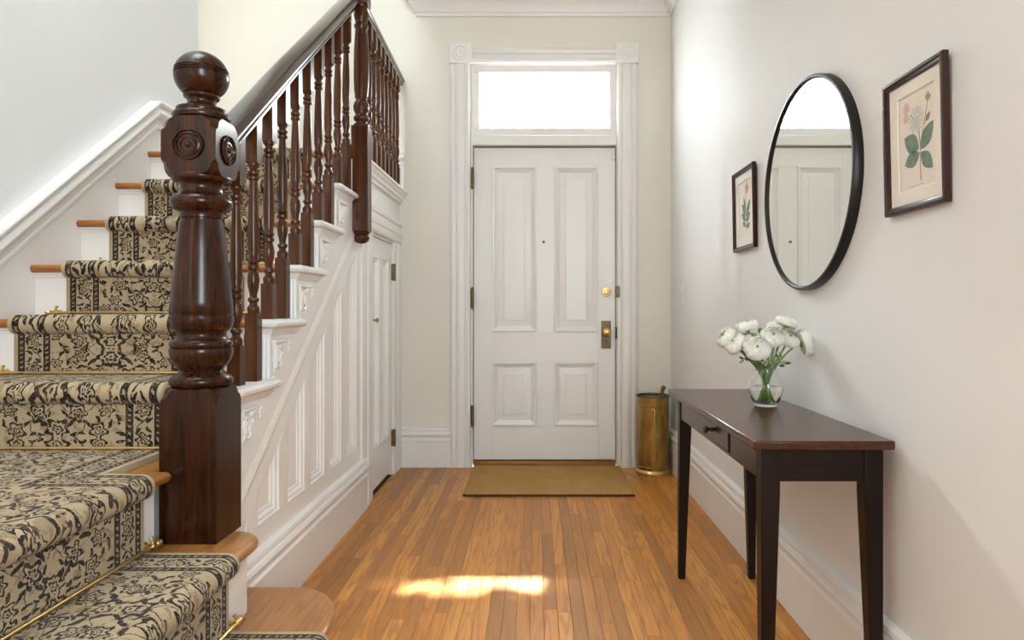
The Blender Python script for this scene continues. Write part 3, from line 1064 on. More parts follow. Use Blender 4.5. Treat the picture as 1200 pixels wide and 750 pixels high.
part(MB().box(XB - 0.02, XS + 0.018, 3.665, 3.765, 0, 1.486), 'closet_casing', M_TRIM, ws, 35, 0.006)
part(MB().box(-1.05, -1.0, 3.60, YB, 0, 1.80), 'closet_back', M_DARK, ws, 0)

# closet door
d2 = empty('door_2', (XS, 4.06, 0), 'narrow white closet door under the stair landing with a tiny brass knob', 'closet door', None, 'structure')
c0, c1, cb, ct = 3.772, 4.345, 0.030, 1.466
px = [(3.850, 4.000), (4.085, 4.250)]
cz0, cz1 = 0.262, 1.352
xf = XS - 0.004


def cp2(name, y0, y1, z0, z1):
    part(MB().box(xf - 0.035, xf, y0, y1, z0, z1), name, M_TRIM, d2, 35, 0.0012)


cp2('stile', c0, px[0][0], cb, ct)
cp2('stile', px[1][1], c1, cb, ct)
cp2('mullion', px[0][1], px[1][0], cz0, cz1)
cp2('rail', px[0][0], px[1][1], cb, cz0)
cp2('rail', px[0][0], px[1][1], cz1, ct)
cmap = lambda a, z, h: (xf + h, a, z)
for y0, y1 in px:
    m = MB()
    sunk_panel(m, [(y0, cz0), (y1, cz0), (y1, cz1), (y0, cz1)], cmap, [(d * 0.8, h) for d, h in wprof])
    part(m, 'panel', M_TRIM, d2, 20)
part(MB().box(xf - 0.04, xf - 0.03, c0, c1, cb, ct), 'door_core', M_TRIM, d2, 0)
part(MB().lathe([(0.010, 0), (0.009, 0.004), (0.0045, 0.007), (0.0045, 0.018), (0.011, 0.022), (0.014, 0.029), (0.010, 0.036), (0.001, 0.038)], (xf, 3.835, 0.994), 18, (1, 0, 0)), 'door_knob', M_OLDBRASS, d2)
for zc in (1.29, 0.237):
    m = MB().box(xf - 0.004, XS + 0.0155, c1 - 0.012, c1 + 0.034, zc - 0.052, zc + 0.052)
    m.lathe([(0.007, zc - 0.054), (0.007, zc + 0.054)], (XS + 0.014, c1 + 0.002, 0), 10)
    part(m, 'hinge', M_BRONZE, d2)

# ------------------------------------------------------------------ staircase: treads, risers, platform, landing
st = empty('staircase', (-1.45, 2.0, 0), 'white and oak staircase that turns from the hall up to a landing', 'staircase')


def tread(x0, x1, y0, y1, z):
    prof = [(y1, z - 0.030), (y1, z)]
    for q in range(9):
        a = pi / 2 + pi * q / 8
        prof.append((y0 + 0.015 + 0.015 * cos(a), z - 0.015 + 0.015 * sin(a)))
    m = MB().prism([(x0, y, zz) for y, zz in prof], [(x1, y, zz) for y, zz in prof])
    return part(m, 'tread', M_TREAD, st, 40)


for k in range(0, 5):
    tread(SKX - 0.01, -0.985, ty(k), ty(k + 1) + 0.03, tz(k))
tread(SKX - 0.01, -0.98, ty(5), ty(5) + 0.12, tz(5))
for k in range(0, 6):
    zb = tz(k - 1) if k else 0.612
    m = MB().box(SKX - 0.01, XS - 0.03 if k else -1.045, ty(k) + 0.030, ty(k) + 0.055, zb - (0.04 if k else 0.0), tz(k) - 0.030)
    part(m, 'riser', M_TRIM, st, 0)
    m = MB().extrude([(0, 0), (0.014, 0), (0.012, -0.006), (0.004, -0.012), (0.004, -0.018), (0, -0.020)], (SKX - 0.01, ty(k) + 0.030, tz(k) - 0.030), (-0.985 if k else -1.045, ty(k) + 0.030, tz(k) - 0.030), (0, -1, 0), (0, 0, 1))
    part(m, 'cove_moulding', M_TRIM, st, 40)
# landing floor
m = MB().box(-3.0, XS - 0.005, ty(5) + 0.10, YB, 1.78, tz(5) - 0.001)
part(m, 'landing_floor', M_TREAD, st, 0)

# lower steps facing the hall
Z2, Z1, Z0 = 0.612, 0.408, 0.204
YN = 1.0
pf = [(SKX - 0.02, YN), (-1.005, YN), (-1.005, 1.877), (-1.045, 1.877), (-1.045, 2.10), (SKX - 0.02, 2.10)]


def arc(cx, cy, rx, ry, a0, a1, n=10):
    return [(cx + rx * cos(a0 + (a1 - a0) * i / n), cy + ry * sin(a0 + (a1 - a0) * i / n)) for i in range(n + 1)]


p1 = [(-1.25, YN), (-0.785, YN)] + arc(-0.885, 1.905, 0.100, 0.105, 0, pi / 2, 8) + [(-0.9, 2.01), (-1.25, 2.01)]
p0 = [(-1.05, YN), (-0.553, YN)] + arc(-0.740, 1.82, 0.187, 0.285, 0, pi / 2, 14) + [(-0.9, 2.105), (-1.05, 2.105)]
for poly, z, zl, mt in ((pf, Z2, Z1, M_TREAD_Y), (p1, Z1, Z0, M_TREAD_Y), (p0, Z0, 0.0, M_TREAD_Y)):
    m = MB()
    round_slab(m, poly, z - 0.032, z, 1.0)
    part(m, 'tread', mt, st, 40)
    ins = offset_poly(ccw(poly), 0.030)
    m = MB().prism([(a, c, zl) for a, c in ins], [(a, c, z - 0.030) for a, c in ins])
    part(m, 'riser', M_TRIM, st, 40)
    i2, i3 = offset_poly(ccw(poly), 0.018), offset_poly(ccw(poly), 0.029)
    m = MB().prism([(a, c, z - 0.046) for a, c in i3], [(a, c, z - 0.031) for a, c in i2])
    part(m, 'cove_moulding', M_TRIM, st, 40)

# skirting board on the stair wall
def sktop(y): return 2.107 + 0.757 * (y - 3.446)


sk = [(YN, 0.0), (3.93, 0.0), (3.93, 2.107), (3.446, 2.107), (2.0, sktop(2.0)), (YN, sktop(2.0))]
bl = tag(MB().prism([(XW, y, z) for y, z in sk], [(SKX, y, z) for y, z in sk]).build('baseboard_left', M_TRIM, None, 0), 'white sloping skirting board on the wall beside the stairs', 'baseboard', None, 'structure')
# cap moulding swept along its top: slope then level
sprof = [(0, 0), (0.026, 0), (0.030, -0.008), (0.026, -0.022), (0.016, -0.026), (0.016, -0.040), (0.024, -0.046), (0.028, -0.062), (0.022, -0.080), (0.010, -0.094), (0.006, -0.118), (0.010, -0.124), (0.010, -0.138), (0.003, -0.146), (0, -0.148)]
path = [(YN, sktop(2.0)), (2.0, sktop(2.0)), (3.446, 2.107), (3.93, 2.107)]
m = MB()
m.rings([[(SKX + a - 0.004, y, z + h) for a, h in sprof] for y, z in path])
part(m, 'cap_moulding', M_TRIM, bl, 30)

# ------------------------------------------------------------------ carpet runner
CW = 0.675
CX0 = -1.796
CT = 0.017
CYF = 1.775                                       # far edge of the runner on the lower steps


def roll(n0, z, dirn, back):
    """Points of the stair surface over one nosing: dirn = +1 keeps (axis, z); nose at n0, riser 0.03 behind."""
    pts = []
    r = 0.016
    for q in range(13):
        a = pi / 2 + (pi * 1.02) * q / 12
        pts.append((n0 + r + r * cos(a), z - r + r * sin(a)))
    return pts


def strip_mesh(mb, uvs, path, to3, v0, u_flip=False):
    """Sweep the carpet cross-section along a 2D surface path (a, z); to3(a, z, u) gives the point."""
    P = [Vector(p) for p in path]
    N = []
    for i in range(len(P)):
        t1 = (P[i] - P[i - 1]).normalized() if i else None
        t2 = (P[i + 1] - P[i]).normalized() if i < len(P) - 1 else None
        n1 = Vector((t1.y, -t1.x)) if t1 else None
        n2 = Vector((t2.y, -t2.x)) if t2 else None
        if n1 is None: n = n2
        elif n2 is None: n = n1
        else:
            n = n1 + n2
            n = n / max(n.dot(n1), 0.45)
        N.append(n)
    cs = [(0.0, 0.0), (0.0, 0.55), (0.005, 0.95)] + [(CW * q / 6, 1.0) for q in range(1, 6)] + [(CW - 0.005, 0.95), (CW, 0.55), (CW, 0.0)]
    v = v0
    rings, uvr = [], []
    for i in range(len(P)):
        if i:
            v += (P[i] - P[i - 1]).length * 1.08
        ring, ur = [], []
        for u, h in cs:
            q = P[i] + N[i] * (CT * h)
            ring.append(to3(q.x, q.y, u))
            ur.append((u, v))
        rings.append(ring)
        uvr.append(ur)
    off = len(mb.v)
    n = len(cs)
    for r in rings: mb.v += [tuple(p) for p in r]
    for r in uvr: uvs += r
    for k in range(len(rings) - 1):
        for i in range(n):
            j = (i + 1) % n
            mb.f.append((off + k * n + i, off + k * n + j, off + (k + 1) * n + j, off + (k + 1) * n + i))
    mb.f.append(tuple(off + i for i in range(n)))
    mb.f.append(tuple(off + (len(rings) - 1) * n + i for i in range(n)))
    return v


def carpet_obj(name, mb, uvs, parent):
    me = bpy.data.meshes.new(name)
    me.from_pydata(mb.v, [], mb.f)
    ul = me.uv_layers.new(name='UVMap')
    for lp_ in me.loops:
        ul.data[lp_.index].uv = uvs[lp_.vertex_index]
    bm = bmesh.new(); bm.from_mesh(me)
    bmesh.ops.recalc_face_normals(bm, faces=bm.faces)
    bm.to_mesh(me); bm.free()
    me.materials.append(M_CARPET)
    me.polygons.foreach_set('use_smooth', [True] * len(me.polygons))
    me.set_sharp_from_angle(angle=radians(50))
    o = bpy.data.objects.new(name, me)
    COL.objects.link(o)
    if parent is not None:
        o.parent = parent
        for v in me.vertices:
            v.co -= Vector(parent.location)
    return o


run = empty('carpet_runner', (-1.458, 2.0, 0.612), 'beige carpet runner with dark floral pattern laid down the stairs', 'carpet')
# straight flight, from the landing down to the platform
mb, uvs = MB(), []
path = [(YB - 0.1, tz(5)), (3.9, tz(5)), (3.6, tz(5))]
for k in range(5, -1, -1):
    path.append((ty(k) + 0.06, tz(k)))
    path += roll(ty(k), tz(k), 1, 0)
    zb = tz(k - 1) if k else Z2
    path += [(ty(k) + 0.030, tz(k) - 0.042), (ty(k) + 0.030, (tz(k) - 0.042 + zb) / 2), (ty(k) + 0.030, zb + CT * 0.0)]
    if k:
        path.append((ty(k) - 0.08, zb))
ve = strip_mesh(mb, uvs, path, lambda a, z, u: (CX0 + u, a, z), 0.10)
carpet_obj('upper_run', mb, uvs, run)
# platform: the runner turns with a mitred corner
xi, xo = CX0 + CW, CX0
yi, yo = CYF, CYF - CW
yr = ty(0) + 0.030
mb, uvs = MB(), []
zt = Z2 + CT
NX = 8
def put(poly, uvf):
    o_ = len(mb.v)
    n = len(poly)
    for x_, y_ in poly:
        mb.v.append((x_, y_, zt)); uvs.append(uvf(x_, y_))
    for x_, y_ in poly:
        mb.v.append((x_, y_, Z2 + 0.0005)); uvs.append(uvf(x_, y_))
    mb.f.append(tuple(range(o_, o_ + n)))
    for i in range(n):
        j = (i + 1) % n
        mb.f.append((o_ + i, o_ + j, o_ + n + j, o_ + n + i))
put([(xo, yr), (xo, yo), (xi, yi), (xi, yr)], lambda x_, y_: (x_ - CX0, ve + (yr - y_)))
vc = ve + (yr - yo)
xn2 = -1.005 - 0.06
put([(xi, yi), (xo, yo), (xn2, yo), (xn2, yi)], lambda x_, y_: (yi - y_, 0.4 + (x_ - xo)))
carpet_obj('platform_turn', mb, uvs, run)
# lower steps: nosings at -0.99, -0.765, -0.53, running down towards the hall
mb, uvs = MB(), []
path = []
noses = [(-1.005, Z2, Z1), (-0.785, Z1, Z0), (-0.553, Z0, 0.0)]
for i, (xn, z, zb) in enumerate(noses):
    xf_ = -xn                                    # mirrored so that the roll helper keeps working
    path.append((xf_ + 0.06, z))
    path += roll(xf_, z, 1, 0)
    path += [(xf_ + 0.030, z - 0.042), (xf_ + 0.030, (z - 0.042 + zb) / 2), (xf_ + 0.030, zb + 0.001)]
    if i < 2:
        path.append((xf_ - 0.08, zb))
strip_mesh(mb, uvs, path, lambda a, z, u: (-a, CYF - u, z), 0.4 + (xn2 - xo))
carpet_obj('lower_run', mb, uvs, run)

# ------------------------------------------------------------------ stair rods
ROD_R = 0.0052


def finial(m, p, d):
    m.lathe([(0.0062, 0), (0.0085, 0.002), (0.0085, 0.006), (0.005, 0.008), (0.009, 0.014), (0.010, 0.019), (0.006, 0.025), (0.001, 0.027)], p, 14, d)


def rod(axis, a0, a1, fix, z, wallfix, label):
    if axis == 'X':
        pa, pb, dv = (a0, fix, z), (a1, fix, z), Vector((1, 0, 0))
    else:
        pa, pb, dv = (fix, a0, z), (fix, a1, z), Vector((0, 1, 0))
    r = empty('stair_rod', ((pa[0] + pb[0]) / 2, (pa[1] + pb[1]) / 2, z), label, 'stair rod', 'brass stair rods')
    part(MB().tube([pa, pb], ROD_R, 12), 'rod', M_BRASS, r)
    m = MB()
    finial(m, pa, tuple(-dv))
    part(m, 'finial', M_BRASS, r)
    m = MB()
    finial(m, pb, tuple(dv))
    part(m, 'finial', M_BRASS, r)
    for p, s in ((pa, 1), (pb, -1)):
        c = Vector(p) + dv * (0.014 * s)
        back = Vector((0, 1, 0)) if axis == 'X' else Vector((-1, 0, 0))
        w = wallfix - (fix if axis == 'X' else -fix)
        m = MB().lathe([(0.0095, -0.007), (0.0095, 0.007)], c, 14, tuple(dv))
        m.tube([c, c + back * abs(w)], 0.005, 8)
        e = c + back * abs(w)
        m.lathe([(0.012, 0), (0.010, 0.004), (0.004, 0.006)], e, 12, tuple(-back))
        m.tube([c, c + Vector((0, 0, 0.014)), c + back * 0.006 + Vector((0, 0, 0.024))], [0.005, 0.004, 0.006], 8)
        part(m, 'bracket', M_BRASS, r)
    return r


nth = ['first', 'second', 'third', 'fourth', 'fifth']
for k in range(0, 5):
    zb = (tz(k - 1) if k else Z2) + CT + ROD_R
    lab = ['brass rod at the back of the turning platform, beside the newel foot',
           'brass rod across the foot of the second straight riser',
           'brass rod across the foot of the third straight riser',
           'brass rod at the foot of the fourth straight riser, mostly hidden by carpet',
           'brass rod at the foot of the topmost riser below the landing nosing'][k]
    rod('X', CX0 - 0.045, CX0 + CW + (0.045 if k else 0.03), ty(k) + 0.030 - CT - ROD_R, zb, ty(k) + 0.030, lab)
for xn, z, lab in ((-1.005, Z1, 'brass rod running towards the viewer below the turning platform'),
                   (-0.785, Z0, 'lowest brass rod, just above the bottom step of the stairs')):
    rod('Y', CYF - CW - 0.04, CYF + 0.04, xn - 0.030 + CT + ROD_R, z + CT + ROD_R, -(xn - 0.030), lab)

# ------------------------------------------------------------------ main newel post
NXc, NYc = -0.962, 1.96
SN = 408.0


def zy(y): return E + (362 - y) / SN


nw = empty('newel_post', (NXc, NYc, Z1), 'massive turned mahogany newel post with ball top at the foot of the stairs', 'newel post')
hw = 0.079
def notched(zs):
    """Square post whose four faces keep their plane while their outlines narrow: rings of eight points (half width, face width, z)."""
    m = MB()
    rs = []
    for h_, w_, z in zs:
        w_ = min(w_, h_ - 0.0002)
        rs.append([(NXc + a, NYc + b_, z) for a, b_ in ((w_, -h_), (h_, -w_), (h_, w_), (w_, h_), (-w_, h_), (-h_, w_), (-h_, -w_), (-w_, -h_))])
    m.rings(rs)
    return m


# base block with shouldered top
ztop = zy(452)
bb = [(hw, hw, Z1), (hw, hw, zy(471)), (hw, hw - 0.004, zy(468)), (hw, hw - 0.007, zy(465)), (hw, hw - 0.017, zy(463)), (hw, hw - 0.023, zy(460.5)), (hw, hw - 0.027, zy(457)), (hw, hw - 0.036, zy(453.5)), (hw - 0.004, hw - 0.040, ztop)]
part(notched(bb), 'base_block', M_MAH_Z, nw, 30)
cush = MB().lathe([(0.060, zy(470)), (0.076, zy(463)), (0.070, zy(457)), (0.055, ztop)], (NXc, NYc, 0), 32)
part(cush, 'shoulder', M_MAH_Z, nw)
shaft = [(0.060, 453), (0.078, 451.5), (0.0845, 448), (0.0845, 444), (0.078, 440), (0.064, 437), (0.0575, 434), (0.060, 431), (0.066, 429), (0.070, 427),
         (0.079, 421), (0.0835, 414), (0.0845, 409), (0.083, 407.5), (0.079, 407), (0.083, 405), (0.0835, 401), (0.079, 398.5), (0.070, 396.5), (0.0655, 393), (0.066, 389),
         (0.072, 387), (0.082, 382), (0.0855, 376), (0.0855, 370.5), (0.0825, 369.5), (0.0825, 368), (0.0845, 367), (0.0815, 352), (0.0745, 322), (0.067, 292), (0.0605, 268), (0.057, 259.5), (0.054, 259), (0.054, 257.5), (0.057, 256.5),
         (0.056, 251), (0.060, 249), (0.072, 247), (0.082, 242.5), (0.0835, 238.5), (0.080, 234), (0.066, 230), (0.058, 226), (0.056, 221), (0.059, 217), (0.066, 215.5), (0.074, 214.5), (0.080, 211.5), (0.079, 208), (0.070, 205.5), (0.062, 204)]
part(MB().lathe([(r, zy(y)) for r, y in shaft], (NXc, NYc, 0), 48), 'turned_shaft', M_MAH_Z, nw, 50)
# cap block: scalloped octagon faces on four sides, drawn as the intersection body
zc0, zc1 = 1.430, 1.592
zm, hh = (zc0 + zc1) / 2, (zc1 - zc0) / 2
hb = 0.076


q_ = [(0.46, -1.0), (0.56, -0.95), (0.66, -0.90), (0.74, -0.82), (0.79, -0.72), (0.81, -0.62), (0.86, -0.575), (0.93, -0.55), (0.975, -0.50), (0.998, -0.42)]
q_ = q_ + [(a, -b_) for a, b_ in q_[::-1]]
part(notched([(hb, a * hb, zm + b_ * hh) for a, b_ in q_]), 'cap_block', M_MAH_Z, nw, 30)
ros = [(0.043, 0.0005), (0.042, 0.003), (0.039, 0.0035), (0.036, -0.002), (0.034, 0.002), (0.030, 0.003), (0.0265, -0.0025), (0.024, 0.0015), (0.019, 0.002), (0.0145, -0.003), (0.010, -0.002), (0.0075, 0.003), (0.004, 0.0045), (0.0005, 0.005)]
for d in ((0, -1, 0), (1, 0, 0), (-1, 0, 0)):
    c = Vector((NXc, NYc, zm)) + Vector(d) * hb
    part(MB().lathe([(r, h * 1.7 + 0.0015) for r, h in ros], c, 36, d), 'rosette', M_MAH_Z, nw, 40)
top = [(0.050, 135), (0.074, 133.5), (0.0775, 131), (0.075, 128), (0.067, 126.5), (0.068, 124.5), (0.066, 122.5), (0.052, 121), (0.043, 119.5), (0.038, 117.5), (0.0375, 115), (0.041, 112.5), (0.0465, 111.5), (0.0485, 109.8), (0.046, 108)]
part(MB().lathe([(r, zy(143.5 + (y - 135) * 1.17)) for r, y in top], (NXc, NYc, 0), 40), 'cap_moulding', M_MAH_Z, nw, 50)
RB = 0.0735
zbll = zy(90)
ball = []
for q in range(33):
    a = -pi / 2 + pi * q / 32
    r, z = RB * cos(a), RB * 0.94 * sin(a)
    if z < -0.055: continue
    ball.append((r, zbll + z))
    if abs(a - 0.0) < 0.01 or abs(a - 0.098) < 0.01 or abs(a - 0.196) < 0.01:
        ball.append((r - 0.0040, zbll + z + 0.0008)); ball.append((r - 0.0040, zbll + z + 0.0028)); ball.append((r - 0.0004, zbll + z + 0.0040))
part(MB().lathe(ball, (NXc, NYc, 0), 48), 'ball_finial', M_MAH_Z, nw, 60)

# ------------------------------------------------------------------ landing newel
LX, LY, lh = -0.885, 3.445, 0.042
ln = empty('newel_post', (LX, LY, 1.40), 'slender turned mahogany newel with a drop end at the landing corner', 'newel post')
part(MB().box(LX - lh, LX + lh, LY - lh, LY + lh, 1.445, 1.975), 'lower_block', M_MAH_B, ln, 35, 0.004)
part(MB().lathe([(0.001, 1.385), (0.020, 1.388), (0.034, 1.398), (0.041, 1.412), (0.038, 1.424), (0.032, 1.428), (0.040, 1.434), (0.043, 1.442), (0.036, 1.446)], (LX, LY, 0), 28), 'drop_finial', M_MAH_B, ln, 50)
tl_ = [(0.040, 1.972), (0.040, 1.985), (0.030, 1.990), (0.028, 2.0), (0.038, 2.008), (0.040, 2.020), (0.033, 2.030), (0.030, 2.040), (0.038, 2.055), (0.041, 2.075), (0.036, 2.095), (0.028, 2.105), (0.027, 2.115), (0.033, 2.122), (0.033, 2.130), (0.037, 2.16), (0.039, 2.24), (0.037, 2.36), (0.032, 2.45), (0.030, 2.465), (0.036, 2.475), (0.036, 2.487), (0.029, 2.495), (0.033, 2.515), (0.038, 2.535), (0.036, 2.555), (0.030, 2.565), (0.038, 2.575), (0.038, 2.59)]
part(MB().lathe(tl_, (LX, LY, 0), 28), 'turned_shaft', M_MAH_B, ln, 50)
part(MB().box(LX - lh * 0.93, LX + lh * 0.93, LY - lh * 0.93, LY + lh * 0.93, 2.585, 2.85), 'upper_block', M_MAH_B, ln, 35, 0.004)
part(MB().lathe([(0.045, 2.85), (0.055, 2.858), (0.05, 2.868), (0.03, 2.876), (0.045, 2.90), (0.052, 2.93), (0.042, 2.96), (0.001, 2.98)], (LX, LY, 0), 28), 'ball_finial', M_MAH_B, ln, 50)

# ------------------------------------------------------------------ sloping balustrade
RXc = -0.945


def rail_z(y): return 1.541 + 0.766 * (y - 2.075)          # underside


bs = empty('balustrade', (RXc, 2.7, 1.2), 'mahogany balusters and broad handrail along the sloping flight of stairs', 'balustrade')
rp = [(-0.030, 0.0), (0.030, 0.0), (0.033, 0.004), (0.033, 0.012), (0.028, 0.016), (0.030, 0.022), (0.043, 0.028), (0.048, 0.038), (0.047, 0.050), (0.040, 0.062), (0.026, 0.070), (0.0, 0.073)]
rp = rp + [(-a, z) for a, z in rp[::-1][1:-2]]
def railring(y, xo_=RXc): return [(xo_ + a, y, rail_z(y) + z) for a, z in rp]
m = MB()
m.rings([railring(NYc + 0.07), railring(2.6, RXc), railring(LY - lh * 0.5, RXc + 0.02)])
part(m, 'handrail', M_MAH_Y, bs, 40)


def baluster(x, y, z0, base, z1, parent):
    """Square foot, turned middle of fixed pattern, square head up to z1."""
    h = 0.0205
    zt0 = z0 + base
    zt1 = zt0 + 0.50
    part_bm = MB()
    part_bm.box(x - h, x + h, y - h, y + h, z0, zt0)
    part_bm.box(x - h, x + h, y - h, y + h, zt1, z1 + 0.02)
    L = zt1 - zt0
    pr = [(0.018, 0.0), (0.0195, 0.012), (0.0195, 0.020), (0.013, 0.028), (0.012, 0.036), (0.0175, 0.042), (0.0175, 0.050), (0.0115, 0.056), (0.0125, 0.068), (0.0175, 0.090), (0.0195, 0.112), (0.017, 0.132), (0.0125, 0.145), (0.0175, 0.150), (0.018, 0.160), (0.013, 0.165),
          (0.0175, 0.170), (0.018, 0.178), (0.0145, 0.184), (0.0175, 0.21), (0.0185, 0.25), (0.0165, 0.35), (0.0125, 0.435), (0.0125, 0.442), (0.0175, 0.446), (0.018, 0.454), (0.012, 0.459), (0.0175, 0.464), (0.018, 0.472), (0.012, 0.478), (0.0135, 0.486), (0.019, 0.492), (0.019, 0.50)]
    part_bm.lathe([(r, zt0 + t * L / 0.5) for r, t in pr], (x, y, 0), 16)
    return part(part_bm, 'baluster', M_MAH_B, parent, 40)


for k in range(0, 5):
    for j, (dy, bh) in enumerate(((0.083, 0.125), (0.213, 0.225))):
        y = ty(k) + dy
        if y > 3.37: continue
        xx = RXc + 0.02 * max(0, (y - 2.6)) / 0.82
        baluster(xx, y, tz(k), bh, rail_z(y), bs)

# level balustrade along the landing
bl2 = empty('balustrade', (-0.9, 4.0, 1.84), 'short level mahogany balustrade on the landing against the back wall', 'balustrade')
lx = lambda y: -0.885 - 0.028 * (y - 3.49) / 1.08
rp2 = [(a * 0.62, z * 0.78) for a, z in rp]
m = MB()
m.rings([[(lx(y) + a, y, 2.553 + z) for a, z in rp2] for y in (3.46, YB)])
part(m, 'handrail', M_MAH_Y, bl2, 40)
for i in range(8):
    y = 3.60 + i * 0.118
    baluster(lx(y), y, 1.84, 0.13, 2.553, bl2)

# ------------------------------------------------------------------ console table
TX0, TX1, TY0, TY1, TZ = 0.525, 0.868, 1.650, 2.730, 0.737
tb_ = empty('console_table', (0.70, 2.16, 0), 'slim dark walnut console table with one small drawer against the right wall', 'table')
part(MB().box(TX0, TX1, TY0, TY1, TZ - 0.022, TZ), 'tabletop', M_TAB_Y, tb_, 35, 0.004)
lg = 0.046
lx0, lx1 = TX0 + 0.030, TX1 - 0.012
ly0, ly1 = TY0 + 0.035, TY1 - 0.035
for (xa, sx) in ((lx0, 1), (lx1, -1)):
    for (ya, sy) in ((ly0, 1), (ly1, -1)):
        def ring(z, w):
            xs_ = sorted((xa, xa + sx * w)); ys_ = sorted((ya, ya + sy * w))
            # taper on the inner faces only
            return [(xs_[0], ys_[0], z), (xs_[1], ys_[0], z), (xs_[1], ys_[1], z), (xs_[0], ys_[1], z)]
        m = MB().rings([ring(0.0, 0.026), ring(0.60, lg), ring(TZ - 0.022, lg)])
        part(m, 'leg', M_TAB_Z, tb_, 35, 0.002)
AZ = TZ - 0.107
DY0, DY1 = 1.985, 2.335
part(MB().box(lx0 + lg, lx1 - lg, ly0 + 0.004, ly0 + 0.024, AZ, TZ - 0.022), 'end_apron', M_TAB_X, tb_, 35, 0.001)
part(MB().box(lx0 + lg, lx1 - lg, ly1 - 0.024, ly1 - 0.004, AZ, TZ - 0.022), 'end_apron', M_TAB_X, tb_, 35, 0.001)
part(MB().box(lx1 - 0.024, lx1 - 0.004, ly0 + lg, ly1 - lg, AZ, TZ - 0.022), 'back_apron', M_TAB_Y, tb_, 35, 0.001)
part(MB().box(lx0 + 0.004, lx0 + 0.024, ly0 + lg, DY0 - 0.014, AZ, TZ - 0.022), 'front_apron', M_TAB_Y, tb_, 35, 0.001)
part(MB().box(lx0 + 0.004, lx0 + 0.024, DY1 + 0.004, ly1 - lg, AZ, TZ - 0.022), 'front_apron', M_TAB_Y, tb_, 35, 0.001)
part(MB().box(lx0 + 0.004, lx0 + 0.024, DY0 - 0.014, DY1 + 0.004, AZ, AZ + 0.010), 'drawer_rail', M_TAB_Y, tb_, 35, 0.001)
part(MB().box(lx0 + 0.024, lx0 + 0.030, DY0 - 0.03, DY1 + 0.02, AZ, TZ - 0.022), 'drawer_gap_shade', M_DARK, tb_, 0)  # dark sheet stands for the shade in the gap beside the drawer
dw = part(MB().box(lx0 + 0.001, lx0 + 0.023, DY0, DY1, AZ + 0.012, TZ - 0.025), 'drawer', M_TAB_Y, tb_, 35, 0.0015)
part(MB().lathe([(0.008, 0), (0.006, 0.004), (0.005, 0.012), (0.010, 0.016), (0.0135, 0.021), (0.011, 0.027), (0.001, 0.029)], (lx0 + 0.001, 2.165, TZ - 0.062), 20, (-1, 0, 0)), 'knob', M_BLACKM, dw)

# ------------------------------------------------------------------ glass vase with ranunculus
VX, VY = 0.753, 2.245
vs = empty('glass_vase', (VX, VY, TZ), 'small round clear glass vase of water on the console table', 'vase')
outer = [(0.001, 0.0), (0.033, 0.0), (0.037, 0.003), (0.044, 0.018), (0.052, 0.040), (0.0555, 0.060), (0.053, 0.078), (0.045, 0.096), (0.036, 0.110), (0.0325, 0.120), (0.034, 0.130), (0.040, 0.140), (0.043, 0.143)]
inner = [(0.0405, 0.141), (0.031, 0.128), (0.0297, 0.119), (0.0335, 0.108), (0.0425, 0.094), (0.0505, 0.077), (0.053, 0.060), (0.0495, 0.041), (0.0415, 0.021), (0.032, 0.012), (0.001, 0.011)]
part(MB().lathe([(r, TZ + 0.0005 + z) for r, z in outer + inner], (VX, VY, 0), 48), 'vase_body', M_GLASS, vs, 60)
wat = [(0.001, 0.0114), (0.0318, 0.0124), (0.0413, 0.0213), (0.0493, 0.041), (0.0527, 0.059), (0.0524, 0.066), (0.001, 0.0655)]
part(MB().lathe([(r, TZ + 0.0005 + z) for r, z in wat], (VX, VY, 0), 48), 'water', M_WATER, vs, 60)


def bloom_mesh(R, rnd):
    """Ranunculus head: overlapping rows of cupped petals round a tight eye, axis +Z, centre at the base."""
    m = MB()
    rows = [(1.00, -0.35, 0.62, 8), (0.98, -0.05, 0.85, 8), (0.90, 0.15, 1.00, 7), (0.78, 0.30, 1.12, 7), (0.64, 0.45, 1.22, 6), (0.50, 0.58, 1.28, 6), (0.36, 0.70, 1.33, 5)]
    for j, (rr_, e0, e1, n) in enumerate(rows):
        for q in range(n):
            a0 = 2 * pi * (q + 0.37 * j) / n + rnd.uniform(-0.1, 0.1)
            half = pi / n * 1.45
            sc = rr_ * R * rnd.uniform(0.96, 1.03)
            nu, nv = 5, 4
            vv, ff_ = [], []
            for iv in range(nv + 1):
                t = iv / nv
                el = e0 + (e1 - e0) * t
                wv = half * (0.55 + 0.45 * sin(pi * min(1, t * 0.75 + 0.2))) * (1 - 0.35 * t ** 4)
                for iu in range(nu + 1):
                    s_ = iu / nu * 2 - 1
                    aa = a0 + s_ * wv
                    rad = sc * (1 + 0.07 * t * (1 - s_ * s_) + 0.085 * t ** 3 + 0.03 * t * sin(s_ * 5 + q * 2.1) + 0.05 * (q % 2))
                    vv.append((rad * cos(el) * cos(aa), rad * cos(el) * sin(aa), 0.66 * rad * sin(el) - 0.05 * R * s_ * s_ * t))
            for iv in range(nv):
                for iu in range(nu):
                    k_ = iv * (nu + 1) + iu
                    ff_.append((k_, k_ + 1, k_ + nu + 2, k_ + nu + 1))
            m.add(vv, ff_)
    # closed underside
    m.lathe([(0.001, -0.25 * R), (0.5 * R, -0.25 * R), (0.82 * R, -0.12 * R), (0.72 * R, 0.15 * R), (0.3 * R, 0.38 * R), (0.001, 0.42 * R)], (0, 0, 0), 18)
    return m


rf = random.Random(11)
